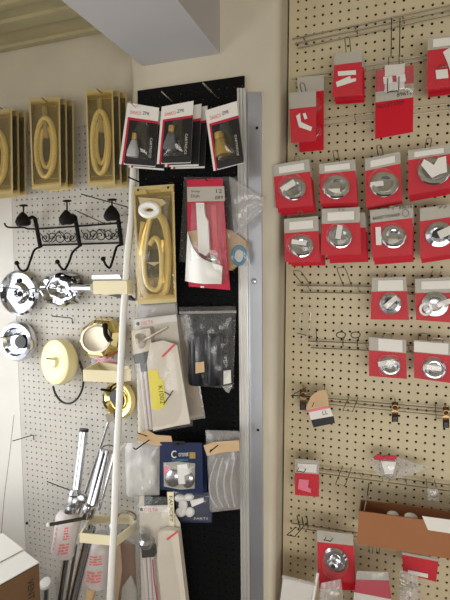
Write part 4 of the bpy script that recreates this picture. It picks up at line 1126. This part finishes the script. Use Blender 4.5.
def valve2(t):
    m = MB().lathe(P(88.5, 512, .20), (.25, 0, 1), [(.016, -.022), (.022, -.012), (.020, .0), (.024, .01), (.018, .03)], 18)
    m.build('valve_body', 'chrome', t)
    l = MB().tube([P(48.5, 524.8, .27), P(86, 518, .21)], .0058, 10).build('lever_rod', 'wire_dark', t)
    MB().ball(P(48.5, 524.8, .27), .0075).build('lever_tip', 'whitepl', l)
    w = MB().tube([P(101, 452, .14), P(103, 447, .14), P(109, 445, .14), P(115, 447, .13)], .0018, 6, smooth=3).build('wire_tie', 'wire_dark', t)
rod((105.5, 452), .12, (92, 505), .185, .0205, 'chrome_tube', 'chrome', 'wide chrome tube ending in a lever valve behind the lowest cream bracket', 'tube', extra=valve2, cap='chrome_sat')
rod((115, 451), .12, (99, 510), .17, .0055, 'thin_rod', 'chrome', 'thin chrome rod right alongside the wide chrome tube', 'rod')
rod((91, 528), .236, (73.5, 600), .246, .0165, 'chrome_pipe', 'chrome', 'shiny chrome pipe running down from the lever valve to the floor', 'pipe', floor=True)
rod((68, 545), .12, (60, 600), .128, .0130, 'chrome_pipe', 'chrome', 'darker chrome pipe rising below the left soap bottle', 'pipe', floor=True)
rod((76, 545), .12, (67, 600), .128, .006, 'thin_rod', 'steel', 'grey rod between the two lower chrome pipes', 'rod', floor=True)
def bottle(q, off, neck, label, inks):
    t = thing('soap_bottle', label, 'bottle', P(*bil(q, .5, 1), off))
    a, b = P(*bil(q, .5, .0), off), P(*bil(q, .5, 1), off)
    r0 = (P(*q[1], off)-P(*q[0], off)).length/2; r1 = (P(*q[2], off)-P(*q[3], off)).length/2
    H = (a-b).length
    MB().lathe(b, a-b, [(r1*.85, 0), (r1, .006), (r1*.98, H*.3), (r0*1.02, H*.86), (r0*.85, H*.95), (r0*.45, H), (r0*.42, H+.012)], 28, squash=.75).build('bottle_body', 'milky', t)
    MB().tube([a+(a-b).normalized()*.010, a+(a-b).normalized()*.026], r0*.48, 16).build('neck_collar', 'chrome_sat', t)
    # red print follows the rounded front
    for (u0, v0, u1, v1, nl) in inks:
        m = MB()
        for k in range(nl):
            va = v0+(v1-v0)*k/nl; vb = va+(v1-v0)/nl*.62
            n = 8; vs = []; fs = []
            for i in range(n+1):
                u = u0+(u1-u0)*i/n
                for v in (va, vb):
                    rr = r0+(r1-r0)*v
                    bulge = .75*rr*math.sqrt(max(0, 1-((u-.5)*2)**2))*1.03+.0006
                    vs.append(P(*bil(q, u, v), off)+Vector((0, -bulge, 0)))
            for i in range(n):
                if (i*7+k*3) % 6 != 5: fs.append((2*i, 2*i+1, 2*i+3, 2*i+2))
            m.add(vs, fs)
        m.build('red_print', 'faintink', t)
bottle([(58.5, 512), (80, 514), (72.5, 555.5), (52, 552)], .17, None, 'milky soap bottle with red print hanging under the left valve', [(.25, .12, .32, .85, 6), (.66, .22, .92, .55, 5), (.55, .62, .9, .9, 4)])
bottle([(90, 540), (112, 541), (107, 585.5), (85.5, 583)], .172, None, 'milky soap bottle with red print behind the lowest cream bracket', [(.3, .22, .85, .45, 4), (.25, .58, .85, .85, 4)])
# kraft tube, brown paper and foam at the bottom
a = P(92, 587, .19); rod((92, 587), .19, (84, 620), .20, .017, 'kraft_tube', 'tan', 'kraft cardboard tube standing under the right soap bottle', 'tube', floor=True)
t = thing('brown_bag', 'clear bag with brown stained paper right of the white pole', 'bag', P(125, 650, .17))
MB().ppx([(118, 543), (126, 540), (134, 546), (137, 600), (136, 645), (118, 645)], .155, .004).build('brown_paper', 'card_in', t)
MB().ppx([(115, 548), (120, 545), (122, 570), (118, 600), (115, 605)], .160, .004).build('kraft_flap', 'tan', t)
MB().ppx([(122, 588), (131, 575), (137, 590), (137, 640), (118, 640)], .162, .004).build('cream_flap', 'header', t)
MB().pillow([(114, 538), (138, 536), (141, 648), (114, 648)], .165, .02, wr=.004).build('clear_bag', 'bag', t)
ring = [P(127+9*math.cos(a), 517+8*math.sin(a)*.7, .15) for a in [math.radians(-170+i*17) for i in range(13)]]
one(MB().tube(ring, .003, 6), 'bronze_wire', 'bronze', 'bronze wire hoop behind the lowest cream bracket', 'wire')
one(MB().lathe(P(46, 584, .05), (.2, -.5, 1), [(.024, 0), (.026, .006), (.020, .014), (.008, .016)], 24), 'oval_disc', 'whitepl', 'small white oval disc poking out right of the brown box', 'disc')
one(MB().tube([P(46.5, 585, .05), toz(P(46.5, 585, .05), P(46, 600, .05))], .010, 12), 'grey_post', 'chrome_sat', 'short grey post under the small white oval disc', 'post')

# brown box in the lower left corner
zb = P(39, 564, .36).z
A = PZ(39, 564, zb); B = PZ(7, 539, zb); Cc = PZ(0, 586, zb)
Cc = A+(Cc-A)*2.0; B = A+(B-A)*1.15
D = B+(Cc-A)
t = thing('cardboard_box', 'brown cardboard box with pale folded flaps in the lower left corner', 'box', Vector(((A+D)/2).xy.to_3d()))
dn = Vector((0, 0, -zb+.002))
sideA = MB()
for p, q in ((A, Cc), (Cc, D), (D, B), (B, A)):
    n = Vector((-(q-p).y, (q-p).x, 0)).normalized()*.004
    c = (A+D)/2
    if n.dot(c-p) < 0: n = -n
    MB().prism([p, q, q+dn, p+dn], n).build('side_panel', 'cardbox', t)
MB().prism([A+dn, Cc+dn, D+dn, B+dn], (0, 0, .004)).build('bottom_panel', 'cardbox', t)
e1, e2 = (Cc-A), (B-A)
up = Vector((0, 0, .003))
f1 = MB().prism([A+up, Cc+up, Cc+up+e2*.40, A+up+e2*.40], (0, 0, .003)).build('flap', 'white', t)
f2 = MB().prism([B+up*2.4, D+up*2.4, D+up*2.4-e2*.60, B+up*2.4-e2*.60], (0, 0, .003)).build('flap', 'white', t)
# dark lettering on the front panel
cu = bpy.data.curves.new('lettering', 'FONT'); cu.body = 'VENT'
o = bpy.data.objects.new('lettering', cu); COL.objects.link(o); bpy.context.view_layer.update()
me = o.evaluated_get(bpy.context.evaluated_depsgraph_get()).to_mesh()
vs = [v.co.copy() for v in me.vertices]; fs = [tuple(p.vertices) for p in me.polygons]; o.to_mesh_clear()
bpy.data.objects.remove(o)
u = e1.normalized(); nn = Vector((u.y, -u.x, 0)); nn = nn if nn.dot(C0-A) > 0 else -nn
org = A+u*.0+Vector((0, 0, -.035))+nn*.0008
out = [org+Vector((0, 0, -v.x*.05))+u*(.03-v.y*.05) if False else org+Vector((0, 0, -v.x*.027))-u*(v.y*.03)+u*.040 for v in vs]
MB().add(out, fs).build('lettering', 'black', t, flat=True)

# ------------------------------------------------------------------ thin hanging cord by the left wall
one(MB().tube([P(14, 415, .03), P(9, 460, .05), P(4, 500, .08), P(1, 540, .10)], .0009, 5, smooth=4), 'loose_string', 'wire_dark', 'thin loose cord hanging along the left wall', 'cord')

# ------------------------------------------------------------------ light
def area(name, loc, target, sx, sy, power, col):
    l = bpy.data.lights.new(name, 'AREA'); l.shape = 'RECTANGLE'; l.size = sx; l.size_y = sy; l.energy = power; l.color = col
    o = bpy.data.objects.new(name, l); COL.objects.link(o); o.location = loc
    o.rotation_euler = (Vector(target)-Vector(loc)).to_track_quat('-Z', 'Y').to_euler()
    return o
# daylight through the low window on the left
area('window_daylight', (xl-.16, -.85, 1.25), (xl+.9, -.75, .75), 1.2, .9, 8, (.95, .97, 1))
# added room fill from behind the viewer, low
area('room_fill', (.95, -4.0, .7), (-.2, 0, 1.0), 3.2, 1.2, 52, (1, .955, .885))
# unseen lamp added behind the viewer to highlight the aluminium strip's top
area('strip_lamp', (-.97, -2.5, 2.62), (-.5, -.2, 1.6), .9, .3, 4, (1, .9, .72))

w = bpy.data.worlds.new('world'); sc.world = w; w.use_nodes = True
nt = w.node_tree; bg = nt.nodes['Background']; L = nt.links.new
tc = nt.nodes.new('ShaderNodeTexCoord'); sp = nt.nodes.new('ShaderNodeSeparateXYZ'); cr = nt.nodes.new('ShaderNodeValToRGB')
L(tc.outputs['Generated'], sp.inputs[0])
mr = nt.nodes.new('ShaderNodeMapRange'); mr.inputs['From Min'].default_value = -1; mr.inputs['From Max'].default_value = 1
L(sp.outputs['Z'], mr.inputs['Value']); L(mr.outputs['Result'], cr.inputs['Fac'])
cr.color_ramp.elements[0].position = .25; cr.color_ramp.elements[0].color = (.07, .07, .072, 1)
e = cr.color_ramp.elements.new(.5); e.color = (.55, .53, .50, 1)
cr.color_ramp.elements[-1].position = .8; cr.color_ramp.elements[-1].color = (.16, .152, .14, 1)
# blocky light and dark patches invented for the chrome to reflect
vo = nt.nodes.new('ShaderNodeTexVoronoi'); vo.distance = 'CHEBYCHEV'; vo.inputs['Scale'].default_value = 3.2
L(tc.outputs['Generated'], vo.inputs['Vector'])
c2 = nt.nodes.new('ShaderNodeValToRGB'); c2.color_ramp.interpolation = 'CONSTANT'
c2.color_ramp.elements[0].color = (.12, .12, .12, 1)
c2.color_ramp.elements[1].position = .45; c2.color_ramp.elements[1].color = (.7, .7, .7, 1)
e = c2.color_ramp.elements.new(.72); e.color = (2.6, 2.6, 2.7, 1)
sr = nt.nodes.new('ShaderNodeSeparateColor'); L(vo.outputs['Color'], sr.inputs[0]); L(sr.outputs[0], c2.inputs['Fac'])
mx = nt.nodes.new('ShaderNodeMix'); mx.data_type = 'RGBA'; mx.blend_type = 'MULTIPLY'; mx.inputs['Factor'].default_value = 1
L(cr.outputs['Color'], mx.inputs['A']); L(c2.outputs['Color'], mx.inputs['B'])
L(mx.outputs['Result'], bg.inputs['Color']); bg.inputs['Strength'].default_value = .7

sc.cycles.transparent_max_bounces = 24
sc.cycles.max_bounces = 8
vs_ = sc.view_settings
vs_.view_transform = 'Standard'; vs_.look = 'None'; vs_.gamma = 1.0; vs_.use_curve_mapping = False
vs_.exposure = 0.42
